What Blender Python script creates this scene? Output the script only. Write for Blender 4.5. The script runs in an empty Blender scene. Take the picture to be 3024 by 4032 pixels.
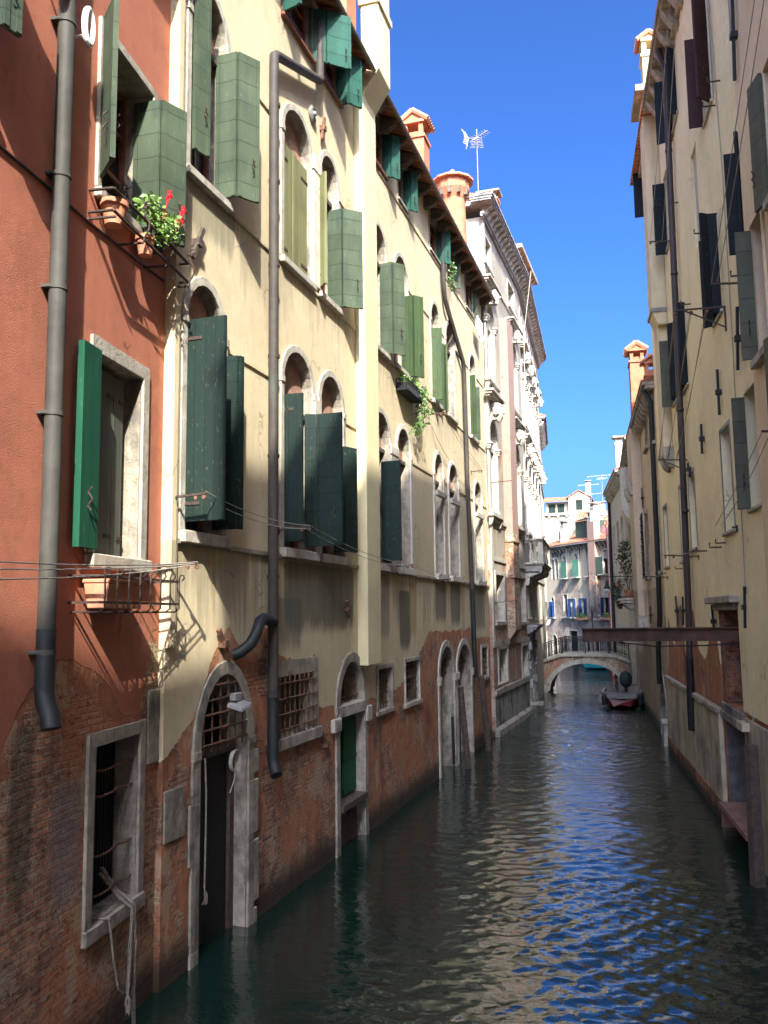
import bpy, bmesh, math, random
from mathutils import Vector, Matrix
R = math.radians
rng = random.Random(7)
scene = bpy.context.scene
COL = scene.collection

# ---------------------------------------------------------------- camera
FPX, EYE = 3400.0, 4.6                      # focal length in photo pixels, eye height above the water
_y = Vector((1000., -391., -FPX)).normalized()
_D = FPX * FPX / 403.
_z = Vector((-.012 * _D, _D, -FPX)).normalized()
_x = _y.cross(_z).normalized()
_z = _x.cross(_y).normalized()
ROT = Matrix((_x, _y, _z))                  # camera axes -> world axes
cam_d = bpy.data.cameras.new('camera')
cam = bpy.data.objects.new('camera', cam_d)
COL.objects.link(cam)
cam.matrix_world = Matrix.Translation((0, 0, EYE)) @ ROT.to_4x4()
cam_d.sensor_fit = 'VERTICAL'
cam_d.sensor_height = 36.0
cam_d.lens = FPX / 4032. * 36.0
cam_d.clip_start = .05
cam_d.clip_end = 2000
scene.camera = cam

# ---------------------------------------------------------------- light
SUN = Vector((.299, -.705, .643)).normalized()   # towards the sun
world = bpy.data.worlds.new('World')
scene.world = world
world.use_nodes = True
wn = world.node_tree
sky = wn.nodes.new('ShaderNodeTexSky')
sky.sky_type = 'NISHITA'
sky.sun_disc = False
sky.sun_elevation = math.asin(SUN.z)
sky.sun_rotation = math.atan2(SUN.x, SUN.y)
sky.altitude = 0
sky.air_density = .6
sky.dust_density = 5.5      # a hazy aureole round the sun lights the shade
sky.ozone_density = 8.0
bg = wn.nodes['Background']
bg.inputs['Strength'].default_value = .105
gm = wn.nodes.new('ShaderNodeGamma'); gm.inputs[1].default_value = 1.3
hs = wn.nodes.new('ShaderNodeHueSaturation'); hs.inputs['Saturation'].default_value = 1.08
wn.links.new(sky.outputs[0], gm.inputs[0]); wn.links.new(gm.outputs[0], hs.inputs['Color']); wn.links.new(hs.outputs[0], bg.inputs['Color'])
sun_d = bpy.data.lights.new('sun', 'SUN')
sun_d.energy = 3.75
sun_d.angle = R(.53)
sun_d.color = (1, .95, .87)
sun = bpy.data.objects.new('sun', sun_d)
sun.rotation_euler = (-SUN).to_track_quat('-Z', 'Y').to_euler()
COL.objects.link(sun)
vs = scene.view_settings
vs.view_transform = 'Standard'
vs.look = 'None'
vs.exposure = 1.92
vs.gamma = 1.0

# ---------------------------------------------------------------- helpers
class Wall:
    """A vertical facade: s runs along it, o is the distance out over the canal, z is height."""
    def __init__(w, a, b):
        w.a = Vector((a[0], a[1])); b = Vector((b[0], b[1]))
        w.L = (b - w.a).length
        w.d = (b - w.a) / w.L
        w.n = Vector((w.d.y, -w.d.x))
        w.rz = math.atan2(w.d.y, w.d.x)
    def P(w, s, o, z):
        q = w.a + w.d * s + w.n * o
        return Vector((q.x, q.y, z))

class MB:
    """collects simple shapes in (s, o, z) and builds ONE mesh object"""
    def __init__(m): m.v = []; m.f = []; m.k = []
    def poly(m, pts, k=0):
        n = len(m.v); m.v += [(p[0], -p[1], p[2]) for p in pts]
        m.f.append(tuple(range(n, n + len(pts)))); m.k.append(k); return m
    def mesh(m, vs, fs, k=0):
        n = len(m.v); m.v += [(p[0], -p[1], p[2]) for p in vs]
        for f in fs: m.f.append(tuple(i + n for i in f)); m.k.append(k)
        return m
    def hexa(m, p, k=0):
        return m.mesh(p, [(0,1,2,3),(4,5,6,7),(0,1,5,4),(1,2,6,5),(2,3,7,6),(3,0,4,7)], k)
    def box(m, s0, s1, o0, o1, z0, z1, k=0):
        return m.hexa([(s0,o0,z0),(s1,o0,z0),(s1,o1,z0),(s0,o1,z0),(s0,o0,z1),(s1,o0,z1),(s1,o1,z1),(s0,o1,z1)], k)
    def bar(m, p, q, w, h, k=0):
        """rectangular bar from p to q: w across (horizontal), h thick"""
        p = Vector(p); q = Vector(q); d = (q - p).normalized()
        u = d.cross(Vector((0,0,1)))
        if u.length < 1e-3: u = Vector((1,0,0))
        u.normalize(); t = u.cross(d); u = u * w / 2; t = t * h / 2
        return m.hexa([p-u-t, p+u-t, p+u+t, p-u+t, q-u-t, q+u-t, q+u+t, q-u+t], k)
    def prism(m, pts, ax, t0, t1, k=0):
        """pts: 2-D outline; ax 's' -> (o,z) along s, 'o' -> (s,z) along o, 'z' -> (s,o) along z"""
        f = {'s': lambda a, b, t: (t, a, b), 'o': lambda a, b, t: (a, t, b), 'z': lambda a, b, t: (a, b, t)}[ax]
        n = len(pts)
        vs = [f(a, b, t0) for a, b in pts] + [f(a, b, t1) for a, b in pts]
        fs = [tuple(range(n)), tuple(range(n, 2*n))] + [(i, (i+1) % n, (i+1) % n + n, i + n) for i in range(n)]
        return m.mesh(vs, fs, k)
    def tube(m, pts, r, n=8, k=0, cap=True):
        pts = [Vector(p) for p in pts]
        rs = r if isinstance(r, (list, tuple)) else [r] * len(pts)
        vs = []; prev = None
        for i, p in enumerate(pts):
            d = (pts[min(i+1, len(pts)-1)] - pts[max(i-1, 0)]).normalized()
            if prev is None:
                u = d.cross(Vector((0,0,1)))
                if u.length < 1e-3: u = Vector((1,0,0))
            else:
                u = prev - d * prev.dot(d)
                if u.length < 1e-4: u = d.orthogonal()
            u.normalize(); prev = u; w = d.cross(u)
            for j in range(n):
                a = 2 * math.pi * j / n
                vs.append(p + (u * math.cos(a) + w * math.sin(a)) * rs[i])
        fs = [(i*n+j, i*n+(j+1) % n, (i+1)*n+(j+1) % n, (i+1)*n+j) for i in range(len(pts)-1) for j in range(n)]
        if cap: fs += [tuple(range(n)), tuple(range((len(pts)-1)*n, len(pts)*n))]
        return m.mesh(vs, fs, k)
    def lathe(m, c, prof, n=14, k=0):
        vs = []; fs = []
        for r, z in prof:
            for j in range(n):
                a = 2 * math.pi * j / n
                vs.append((c[0] + r * math.cos(a), c[1] + r * math.sin(a), c[2] + z))
        q = len(prof)
        fs = [(i*n+j, i*n+(j+1) % n, (i+1)*n+(j+1) % n, (i+1)*n+j) for i in range(q-1) for j in range(n)]
        fs += [tuple(range(n)), tuple(range((q-1)*n, q*n))]
        return m.mesh(vs, fs, k)
    def ball(m, c, r, k=0, n=8, jit=0):
        sx, sy, sz = r if isinstance(r, tuple) else (r, r, r)
        vs = []; q = n // 2 + 1
        for i in range(q):
            t = math.pi * i / (q - 1)
            for j in range(n):
                a = 2 * math.pi * j / n
                e = 1 + jit * (rng.random() - .5)
                vs.append((c[0] + sx*e*math.sin(t)*math.cos(a), c[1] + sy*e*math.sin(t)*math.sin(a), c[2] + sz*e*math.cos(t)))
        fs = [(i*n+j, i*n+(j+1) % n, (i+1)*n+(j+1) % n, (i+1)*n+j) for i in range(q-1) for j in range(n)]
        return m.mesh(vs, fs, k)
    def build(m, name, mats, parent=None, smooth=False, bevel=0):
        me = bpy.data.meshes.new(name)
        me.from_pydata(m.v, [], m.f)
        for x in (mats if isinstance(mats, (list, tuple)) else [mats]): me.materials.append(x)
        me.polygons.foreach_set('material_index', m.k)
        bm = bmesh.new(); bm.from_mesh(me)
        bmesh.ops.remove_doubles(bm, verts=bm.verts, dist=1e-5)
        bmesh.ops.recalc_face_normals(bm, faces=bm.faces)
        bm.to_mesh(me); bm.free()
        if smooth:
            me.polygons.foreach_set('use_smooth', [True] * len(me.polygons))
            try: me.set_sharp_from_angle(angle=R(40))
            except Exception: pass
        o = bpy.data.objects.new(name, me); COL.objects.link(o)
        if bevel:
            b = o.modifiers.new('bevel', 'BEVEL'); b.width = bevel; b.segments = 1; b.limit_method = 'ANGLE'
        if parent: o.parent = parent
        return o

def tag(o, label=None, cat=None, group=None, kind=None):
    if label: o['label'] = label
    if cat: o['category'] = cat
    if group: o['group'] = group
    if kind: o['kind'] = kind
    return o
def empty(name, label, cat, w=None, at=(0,0,0), group=None):
    """the root of a thing, standing at a facade's origin (or at a point of that facade)"""
    o = bpy.data.objects.new(name, None); COL.objects.link(o)
    o.empty_display_size = .3
    if w is not None:
        o.location = w.P(*at); o.rotation_euler = (0, 0, w.rz)
    else: o.location = at
    return tag(o, label, cat, group)
def frame(o, w, root):
    """put a part in the frame of facade w under a root that stands elsewhere"""
    m = Matrix.Translation(w.P(0, 0, 0)) @ Matrix.Rotation(w.rz, 4, 'Z')
    rm = Matrix.Translation(root.location) @ Matrix.Rotation(root.rotation_euler.z, 4, 'Z')
    o.matrix_local = rm.inverted() @ m
    return o

# ---------------------------------------------------------------- materials
class NT:
    def __init__(s, name):
        s.m = bpy.data.materials.new(name); s.m.use_nodes = True
        s.t = s.m.node_tree; s.b = s.t.nodes['Principled BSDF']
        s.tc = s.n('ShaderNodeTexCoord').outputs['Object']
    def n(s, typ, **kw):
        x = s.t.nodes.new(typ)
        for k, v in kw.items(): setattr(x, k, v)
        return x
    def set(s, sock, v):
        if isinstance(v, bpy.types.NodeSocket): s.t.links.new(v, sock)
        else: sock.default_value = v
    def math(s, op, a, b=0., c=None, clamp=False):
        x = s.n('ShaderNodeMath', operation=op, use_clamp=clamp); s.set(x.inputs[0], a); s.set(x.inputs[1], b)
        if c is not None: s.set(x.inputs[2], c)
        return x.outputs[0]
    def mix(s, f, a, b, typ='MIX'):
        x = s.n('ShaderNodeMix', data_type='RGBA', blend_type=typ)
        s.set(x.inputs['Factor'], f)
        for k, v in (('A', a), ('B', b)):
            sock = [i for i in x.inputs if i.name == k and i.type == 'RGBA'][0]
            s.set(sock, v if isinstance(v, bpy.types.NodeSocket) else (*v[:3], 1))
        return [o for o in x.outputs if o.type == 'RGBA'][0]
    def vec(s, scale, v=None, off=(0,0,0)):
        x = s.n('ShaderNodeMapping'); s.set(x.inputs['Vector'], v or s.tc)
        x.inputs['Scale'].default_value = scale; x.inputs['Location'].default_value = off
        return x.outputs[0]
    def noise(s, scale, detail=4, rough=.55, v=None, w=0):
        x = s.n('ShaderNodeTexNoise'); s.set(x.inputs['Vector'], v or s.tc)
        x.inputs['Scale'].default_value = scale; x.inputs['Detail'].default_value = min(detail, 5); x.inputs['Roughness'].default_value = rough
        return x.outputs['Fac']
    def ramp(s, v, a, b, lo=0., hi=1.):
        x = s.n('ShaderNodeMapRange', interpolation_type='SMOOTHSTEP'); s.set(x.inputs['Value'], v)
        x.inputs['From Min'].default_value = a; x.inputs['From Max'].default_value = b
        x.inputs['To Min'].default_value = lo; x.inputs['To Max'].default_value = hi
        return x.outputs[0]
    def curve(s, v, pts, xmax, ymax):
        x = s.n('ShaderNodeFloatCurve'); s.set(x.inputs['Value'], s.math('DIVIDE', v, xmax))
        c = x.mapping.curves[0]
        P = sorted((max(0, min(1, a / xmax)), max(0, min(1, b / ymax))) for a, b in pts)
        while len(c.points) < len(P): c.points.new(.5, .5)
        for p, (a, b) in zip(c.points, P): p.location = (a, b); p.handle_type = 'VECTOR'
        x.mapping.update()
        return s.math('MULTIPLY', x.outputs[0], ymax)
    def bump(s, h, dist=1., strength=1.):
        x = s.n('ShaderNodeBump'); s.set(x.inputs['Height'], h)
        x.inputs['Distance'].default_value = dist; x.inputs['Strength'].default_value = strength
        s.t.links.new(x.outputs[0], s.b.inputs['Normal'])
    def out(s, col=None, rough=None, spec=None, metal=None):
        if col is not None: s.set(s.b.inputs['Base Color'], col if isinstance(col, bpy.types.NodeSocket) else (*col, 1))
        if rough is not None: s.set(s.b.inputs['Roughness'], rough)
        if spec is not None: s.b.inputs['Specular IOR Level'].default_value = spec
        if metal is not None: s.b.inputs['Metallic'].default_value = metal
        return s.m

def mul(c, f): return tuple(min(1, x * f) for x in c)
def plain(name, col, var=.18, scale=6., rough=.75, metal=0, bump=.002, spec=.3, streak=0, dirt=None, dirt_lo=.5, dirt_hi=.75):
    """one colour with mottling, optional vertical streaks and patches of dirt"""
    t = NT(name)
    f = t.noise(scale, 6, .6)
    c = t.mix(t.ramp(f, .3, .7), mul(col, 1 - var), mul(col, 1 + var))
    if streak:
        g = t.noise(1, 4, .6, t.vec((7, 7, .5)))
        c = t.mix(t.ramp(g, .45, .75, 0, streak), c, mul(col, .35))
    if dirt:
        g = t.noise(scale * .35, 7, .65, t.vec((1, 1, .6), off=(3.1, 1.7, 5.2)))
        c = t.mix(t.ramp(g, dirt_lo, dirt_hi, 0, .85), c, dirt)
    if bump: t.bump(t.noise(scale * 4, 4, .6), bump * 6, .6)
    return t.out(c, rough, spec, metal)

def wall_mat(name, base, base2, edge=None, smax=25., bricks=((.30,.12,.07),(.20,.09,.06)), mortar=(.26,.21,.15), render=(.38,.16,.085),
             render_amt=.52, streaks=(), runs=(), streak_col=(.07,.072,.055), wob=.35, foot=.55, fine=.9, patches=0, brick_w=.225, brick_h=.068, damp=0):
    """painted plaster over brick: plaster above the line edge[(s,z)], bare brick and old render below it"""
    t = NT(name)
    sep = t.n('ShaderNodeSeparateXYZ'); t.set(sep.inputs[0], t.tc)
    X = t.math('SUBTRACT', sep.outputs[0], sep.outputs[1]); Z = sep.outputs[2]
    uv = t.n('ShaderNodeCombineXYZ'); t.set(uv.inputs[0], X); t.set(uv.inputs[1], Z); uv = uv.outputs[0]
    n1 = t.noise(.55, 6, .6); n2 = t.noise(5, 5, .6); n3 = t.noise(60, 3, .7)
    c = t.mix(t.ramp(n1, .35, .68), base, base2)
    c = t.mix(t.ramp(n2, .3, .75, 0, .34), c, mul(base, .68))
    c = t.mix(t.ramp(t.noise(1.3, 9, .75, t.vec((1, 1, .7), off=(6, 1, 8))), .54, .60, 0, .22 * fine), c, mul(base2, .74))
    n4 = t.noise(1, 5, .65, t.vec((2.2, 2.2, .35)))
    c = t.mix(t.ramp(n4, .5, .78, 0, .42), c, mul(base2, .62))
    vo = t.n('ShaderNodeTexVoronoi', feature='DISTANCE_TO_EDGE'); vo.inputs['Scale'].default_value = .55
    nv = t.n('ShaderNodeTexNoise'); t.set(nv.inputs['Vector'], t.tc); nv.inputs['Scale'].default_value = 2.2; nv.inputs['Detail'].default_value = 6
    va = t.n('ShaderNodeVectorMath', operation='ADD'); vs_ = t.n('ShaderNodeVectorMath', operation='SCALE'); t.set(vs_.inputs[0], nv.outputs['Color']); vs_.inputs['Scale'].default_value = .8
    t.set(va.inputs[0], t.tc); t.set(va.inputs[1], vs_.outputs[0]); t.set(vo.inputs['Vector'], va.outputs[0])
    crack = t.math('MULTIPLY', t.math('LESS_THAN', vo.outputs['Distance'], .006), t.ramp(n1, .5, .58))
    c = t.mix(t.math('MULTIPLY', crack, .55), c, mul(base2, .3))
    c = t.mix(t.ramp(t.noise(1.7, 8, .7, t.vec((1, 1, .8), off=(9, 4, 2))), .56, .72, 0, .3), c, mul(base2, 1.25))
    h = t.math('MULTIPLY', n3, .007 * fine)
    h = t.math('ADD', h, t.math('MULTIPLY', n2, .005))
    for (z0, z1, amt) in streaks:             # rain stains below sills: long dark runs
        g = t.noise(1, 5, .6, t.vec((6.5, 6.5, .35)))
        g2 = t.noise(.8, 2, .5, t.vec((1, 1, .2), off=(1.3, 0, 7)))
        zz = t.ramp(Z, z0, z1)
        k = t.math('ADD', t.math('MULTIPLY', zz, .30), t.math('ADD', g, t.math('MULTIPLY', g2, .6)))
        top = t.math('LESS_THAN', Z, z1)
        k = t.math('MULTIPLY', t.ramp(k, .90, 1.12, 0, amt), t.math('MULTIPLY', top, t.ramp(Z, z0, z0 + .5)))
        c = t.mix(k, c, streak_col)
    rough = .85
    def stain(c):
        for (s0, s1, z0, z1, amt, col) in runs:      # damp runs with their own place and outline
            w = t.math('MULTIPLY', t.ramp(X, s0 - .12, s0 + .18), t.ramp(X, s1 - .18, s1 + .12, 1, 0))
            w = t.math('MULTIPLY', w, t.math('MULTIPLY', t.ramp(Z, z0 - .5, z0 + .6), t.ramp(Z, z1 - .1, z1 + .15, 1, 0)))
            g = t.noise(1, 6, .68, t.vec((3.4, 3.4, .55), off=(s0, 2, z0)))
            c = t.mix(t.ramp(t.math('MULTIPLY', w, t.math('ADD', g, .35)), .38, .72, 0, amt), c, col)
        return c
    if edge is not None:
        br = t.n('ShaderNodeTexBrick')
        dv = t.n('ShaderNodeVectorMath', operation='ADD')
        nz = t.n('ShaderNodeTexNoise'); t.set(nz.inputs['Vector'], t.tc); nz.inputs['Scale'].default_value = 3.; nz.inputs['Detail'].default_value = 5
        sc = t.n('ShaderNodeVectorMath', operation='SCALE'); t.set(sc.inputs[0], nz.outputs['Color']); sc.inputs['Scale'].default_value = .06
        t.set(dv.inputs[0], uv); t.set(dv.inputs[1], sc.outputs[0])
        t.set(br.inputs['Vector'], dv.outputs[0])
        br.inputs['Scale'].default_value = 1.; br.inputs['Brick Width'].default_value = brick_w; br.inputs['Row Height'].default_value = brick_h
        br.inputs['Mortar Size'].default_value = .014; br.inputs['Mortar Smooth'].default_value = .35; br.inputs['Bias'].default_value = -.1
        br.inputs['Color1'].default_value = (*mul(bricks[0], 1.35), 1); br.inputs['Color2'].default_value = (*mul(bricks[1], .85), 1); br.inputs['Mortar'].default_value = (*mortar, 1)
        bc = t.mix(t.ramp(t.noise(2.2, 6, .65), .42, .62, 0, .7), br.outputs['Color'], mul(bricks[1], .6))
        bc = t.mix(t.ramp(t.noise(1.6, 8, .75, t.vec((1, 1, 1), off=(5, 5, 5))), .54, .585, 0, .75), bc, mul(mortar, 1.15))
        bc = t.mix(t.ramp(t.noise(.8, 5, .6, t.vec((1, 1, 1), off=(1, 7, 5))), .52, .55, 0, .75), bc, mul(render, 1.1))
        bc = t.mix(t.ramp(t.noise(14, 4, .7), .5, .66, 0, .7), bc, mul(bricks[1], .28))
        bc = t.mix(t.ramp(t.noise(1, 3, .6, t.vec((4.2, 4.2, 12.), off=(2, 2, 2))), .55, .68, 0, .75), bc, mul(mortar, 1.1))
        bc = t.mix(t.ramp(t.noise(1, 2, .5, t.vec((3.8, 3.8, 12.5), off=(6, 3, 1))), .6, .7, 0, .7), bc, mul(bricks[1], .4))
        rn = t.noise(.9, 7, .68, t.vec((1, 1, .75), off=(2, 8, 4)))
        rm = t.ramp(rn, 1 - render_amt, 1 - render_amt + .05)
        rc = t.mix(t.ramp(n2, .3, .75), render, mul(render, .62))
        rc = t.mix(t.ramp(n4, .5, .72, 0, .6), rc, mul(base2, .55))
        e = t.curve(X, edge, smax, 8.)
        ed = t.math('SUBTRACT', Z, e)
        en = t.noise(1.6, 10, .72, t.vec((1, 1, 1), off=(7, 1, 3)))
        en2 = t.noise(9, 5, .7, t.vec((1, 1, 1), off=(1, 5, 2)))
        ed = t.math('ADD', ed, t.math('ADD', t.math('MULTIPLY', t.math('SUBTRACT', en, .5), wob * 5.), t.math('MULTIPLY', t.math('SUBTRACT', en2, .5), wob * .7)))
        mk = t.ramp(ed, -.008, .008)
        # the undercoat lingers below the torn edge of the plaster
        uc = t.math('ADD', t.math('MULTIPLY', ed, .55), t.math('MULTIPLY', t.noise(2.1, 8, .7, t.vec((1, 1, 1), off=(3, 9, 1))), 1.3))
        rm = t.math('MAXIMUM', rm, t.math('MULTIPLY', t.ramp(uc, .50, .53), 1. if wob > .05 else 0.))
        low = t.mix(rm, bc, rc)
        low = t.mix(t.ramp(t.noise(1.5, 6, .7, t.vec((1, 1, .6), off=(8, 8, 2))), .57, .60, 0, .6), low, mul(mortar, 1.25))      # pale remnants of old skim coat
        low = t.mix(t.ramp(t.noise(1, 6, .65, t.vec((1.1, 1.1, .45), off=(4, 4, 9))), .52, .66, 0, .6), low, mul(bricks[1], .3))
        if patches:
            pt = t.noise(.62, 7, .62, t.vec((1, 1, .8), off=(11, 2, 6)))
            lim = t.ramp(Z, 3.2, 8.5, .60 - .05 * patches, .80 - .09 * patches)
            mk = t.math('MULTIPLY', mk, t.math('LESS_THAN', pt, lim))
        c = t.mix(mk, low, c)
        hb = t.math('MULTIPLY', t.math('SUBTRACT', 1., br.outputs['Fac']), .035)
        hb = t.math('ADD', hb, t.math('ADD', t.math('MULTIPLY', t.noise(18, 4, .65), .035), t.math('MULTIPLY', t.noise(5, 5, .65), .05)))
        hr = t.math('ADD', .03, t.math('MULTIPLY', t.noise(7, 6, .65), .045))
        hl = t.math('ADD', t.math('MULTIPLY', t.math('SUBTRACT', 1., rm), hb), t.math('MULTIPLY', rm, hr))
        h = t.math('ADD', t.math('MULTIPLY', mk, t.math('ADD', h, .075)), t.math('MULTIPLY', t.math('SUBTRACT', 1., mk), hl))
    c = stain(c)
    if damp:
        c = t.mix(t.ramp(t.math('ADD', Z, t.math('MULTIPLY', t.math('SUBTRACT', n4, .5), 2.2)), .4, damp, .55, 0), c, (.06, .045, .03))
    # weed and slime where the tide reaches: a ragged dark green-brown band
    zz = t.math('ADD', Z, t.math('MULTIPLY', t.math('SUBTRACT', t.noise(4, 5, .6), .5), .35))
    c = t.mix(t.ramp(zz, foot * .25, foot, .9, 0), c, (.028, .026, .015))
    t.bump(h, 1., .85)
    return t.out(c, rough, .25)

def shutter_mat(name, col, dz=.3, wear=.35, wearcol=None, gloss=.72, vertical=False):
    t = NT(name)
    sep = t.n('ShaderNodeSeparateXYZ'); t.set(sep.inputs[0], t.tc)
    f = t.math('FRACT', t.math('DIVIDE', sep.outputs[2], dz))
    if vertical: f = t.math('FRACT', t.math('DIVIDE', t.math('SUBTRACT', sep.outputs[0], sep.outputs[1]), .155))
    line = t.math('LESS_THAN', f, .035 if not vertical else .05)
    bd = t.n('ShaderNodeTexWhiteNoise', noise_dimensions='1D'); t.set(bd.inputs['W'], t.math('FLOOR', t.math('DIVIDE', sep.outputs[2], dz) if not vertical else t.math('DIVIDE', t.math('SUBTRACT', sep.outputs[0], sep.outputs[1]), .155)))
    n = t.noise(3, 6, .62, t.vec((1, 1, .45)))
    c = t.mix(t.ramp(n, .42, .72, 0, wear), col, wearcol or mul(col, .6))
    c = t.mix(t.ramp(t.noise(9, 4, .6, t.vec((1, 1, .15))), .4, .8, 0, .45), c, mul(col, 1.5))
    c = t.mix(t.ramp(t.noise(26, 5, .7, t.vec((1, 1, .35), off=(3, 3, 3))), .60, .70, 0, .6), c, (.17, .16, .12))
    c = t.mix(t.ramp(t.noise(1.3, 3, .6, t.vec((1, 1, .7), off=(8, 2, 5))), .45, .7, 0, .5), c, mul(col, .45))
    c = t.mix(t.math('MULTIPLY', bd.outputs['Value'], .4), c, mul(col, .55))
    c = t.mix(t.math('MULTIPLY', line, .75), c, mul(col, .25))
    t.bump(t.math('SUBTRACT', t.math('MULTIPLY', n, .01), t.math('MULTIPLY', line, .012)), 1., .7)
    return t.out(c, gloss, .22)

def tile_mat(name, col=(.42,.17,.09), pitch=.22, axis=0, row=.33):
    t = NT(name)
    sep = t.n('ShaderNodeSeparateXYZ'); t.set(sep.inputs[0], t.tc)
    u = t.math('SINE', t.math('MULTIPLY', sep.outputs[axis], 2 * math.pi / pitch))
    v = t.math('FRACT', t.math('DIVIDE', sep.outputs[1 - axis], row))
    n = t.noise(2.5, 6, .7); n2 = t.noise(11, 3, .6)
    c = t.mix(t.ramp(n, .35, .7), mul(col, .7), mul(col, 1.35))
    c = t.mix(t.ramp(n2, .55, .75, 0, .6), c, (.38, .3, .2))
    c = t.mix(t.ramp(u, -1, -.4, .7, 0), c, mul(col, .3))
    c = t.mix(t.ramp(v, 0, .12, .5, 0), c, mul(col, .3))
    t.bump(t.math('ADD', t.math('MULTIPLY', u, .03), t.math('MULTIPLY', v, .03)), 1., 1.)
    return t.out(c, .85, .2)

M = {}
M['stone'] = plain('istrian_stone', (.385,.355,.28), .18, 5, .75, streak=.4, dirt=(.13,.11,.085), dirt_lo=.52, dirt_hi=.7, bump=.003)
M['stone_dirty'] = plain('dirty_stone', (.30,.265,.20), .24, 6, .8, streak=.5, dirt=(.10,.09,.07), dirt_lo=.5, dirt_hi=.68, bump=.004)
M['stone_grey'] = plain('grey_stone', (.25,.24,.22), .2, 4, .8, streak=.4, dirt=(.07,.07,.065), dirt_lo=.48, dirt_hi=.68, bump=.004)
M['stone_white'] = plain('washed_white_stone', (.50,.465,.375), .14, 4, .7, streak=.2, dirt=(.3,.27,.22), dirt_lo=.6, dirt_hi=.78)
M['white'] = plain('white_ceramic', (.78,.77,.73), .05, 4, .25, bump=0, spec=.5)
M['iron'] = plain('rusty_iron', (.055,.036,.027), .35, 20, .75, bump=.002, spec=.3)
M['rust'] = plain('rusted_bar', (.14,.07,.04), .4, 18, .85, bump=.003)
M['black'] = plain('black_paint', (.012,.012,.013), .2, 9, .55, bump=.001)
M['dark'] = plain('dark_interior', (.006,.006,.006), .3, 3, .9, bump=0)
M['glass'] = plain('window_glass', (.015,.017,.018), .2, 2, .06, bump=0, spec=.6)
M['wood_red'] = plain('varnished_frame_wood', (.16,.055,.028), .3, 8, .5, bump=.001)
M['wood_dark'] = plain('dark_door_wood', (.014,.013,.011), .3, 6, .6, bump=.002, streak=.2)
M['wood_grey'] = plain('weathered_wood', (.085,.062,.048), .3, 9, .8, streak=.5, bump=.004)
M['tymp'] = plain('arch_board', (.34,.2,.145), .18, 7, .8, dirt=(.16,.12,.09), bump=.002)
M['tymp_orange'] = plain('terracotta_arch_board', (.42,.2,.12), .15, 7, .8, bump=.002)
M['pipe'] = plain('painted_downpipe', (.052,.050,.040), .2, 3, .65, spec=.25, streak=.2, dirt=(.09,.13,.1), dirt_lo=.6, dirt_hi=.75, bump=.001)
M['pipe_brown'] = plain('brown_downpipe', (.050,.043,.034), .2, 3, .65, spec=.25, streak=.2, dirt=(.05,.09,.07), dirt_lo=.6, dirt_hi=.75, bump=.001)
M['pipe_dark'] = plain('dark_brown_downpipe', (.042,.030,.028), .15, 3, .5, spec=.4, bump=.001)
M['pipe_green'] = plain('verdigris_downpipe', (.013,.017,.015), .2, 4, .6, spec=.4, streak=.3, bump=.001)
M['terra'] = plain('terracotta', (.47,.2,.11), .12, 7, .75, bump=.001)
M['orange'] = plain('orange_chimney_plaster', (.40,.15,.075), .18, 3, .85, dirt=(.28,.17,.10), dirt_lo=.6, dirt_hi=.75, bump=.004)
M['stack'] = plain('pale_yellow_plaster', (.62,.54,.31), .06, 2, .85, bump=.002, streak=.1)
M['line'] = plain('clothesline_cord', (.30,.27,.21), .1, 9, .8, bump=0)
M['rope'] = plain('mooring_rope', (.20,.17,.13), .25, 30, .9, bump=.004)
M['leaf'] = plain('green_leaf', (.07,.15,.03), .5, 11, .5, bump=0, spec=.4)
M['leaf_light'] = plain('fresh_leaf', (.14,.25,.05), .4, 11, .5, bump=0, spec=.4)
M['leaf_dark'] = plain('dark_leaf', (.022,.045,.018), .5, 9, .5, bump=0, spec=.4)
M['petal'] = plain('red_petal', (.75,.02,.03), .2, 9, .5, bump=0)
M['petal_white'] = plain('white_petal', (.8,.78,.7), .1, 9, .5, bump=0)
M['stem'] = plain('plant_stem', (.09,.07,.03), .3, 9, .7, bump=0)
M['brick'] = wall_mat('bare_brick', (.3,.2,.15), (.3,.2,.15), edge=[(0,7.9),(25,7.9)], render_amt=.25, wob=0, foot=.02, bricks=((.40,.27,.17),(.30,.19,.115)), mortar=(.46,.39,.28))
M['tile'] = tile_mat('roof_tiles')
M['tile_y'] = tile_mat('roof_tiles_edge', axis=1)
M['lead'] = plain('grey_gutter_metal', (.2,.19,.17), .15, 5, .5, bump=.001, streak=.3)
M['wood_eave'] = plain('eave_timber', (.12,.095,.07), .3, 8, .85, dirt=(.05,.04,.03), bump=.004)
M['sh_teal'] = shutter_mat('dark_teal_shutter_paint', (.0085,.0215,.0155), .31, .4, (.006,.014,.012))
M['sh_teal_fine'] = shutter_mat('dark_teal_slatted_shutter_paint', (.010,.024,.018), .2, .4, (.007,.016,.013))
M['sh_teal_flat'] = shutter_mat('smooth_teal_shutter_paint', (.0095,.0225,.0165), .3, .35, (.0065,.015,.012), vertical=True)
M['sh_sage'] = shutter_mat('faded_sage_shutter_paint', (.058,.078,.044), .33, .7, (.022,.043,.034))
M['sh_olive'] = shutter_mat('faded_olive_shutter_paint', (.165,.165,.072), .3, .3, (.16,.17,.08), vertical=True)
M['sh_emerald'] = shutter_mat('emerald_shutter_paint', (.018,.075,.052), .36, .25, (.02,.07,.055))
M['sh_green'] = shutter_mat('bright_green_shutter_paint', (.009,.080,.040), .3, .3, (.008,.055,.030), vertical=True)
M['sh_grass'] = shutter_mat('moss_green_shutter_paint', (.042,.068,.024), .3, .7, (.018,.04,.027), vertical=True)
M['sh_grey'] = shutter_mat('grey_green_shutter_paint', (.115,.125,.095), .3, .2, (.095,.11,.08), vertical=True)
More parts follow.
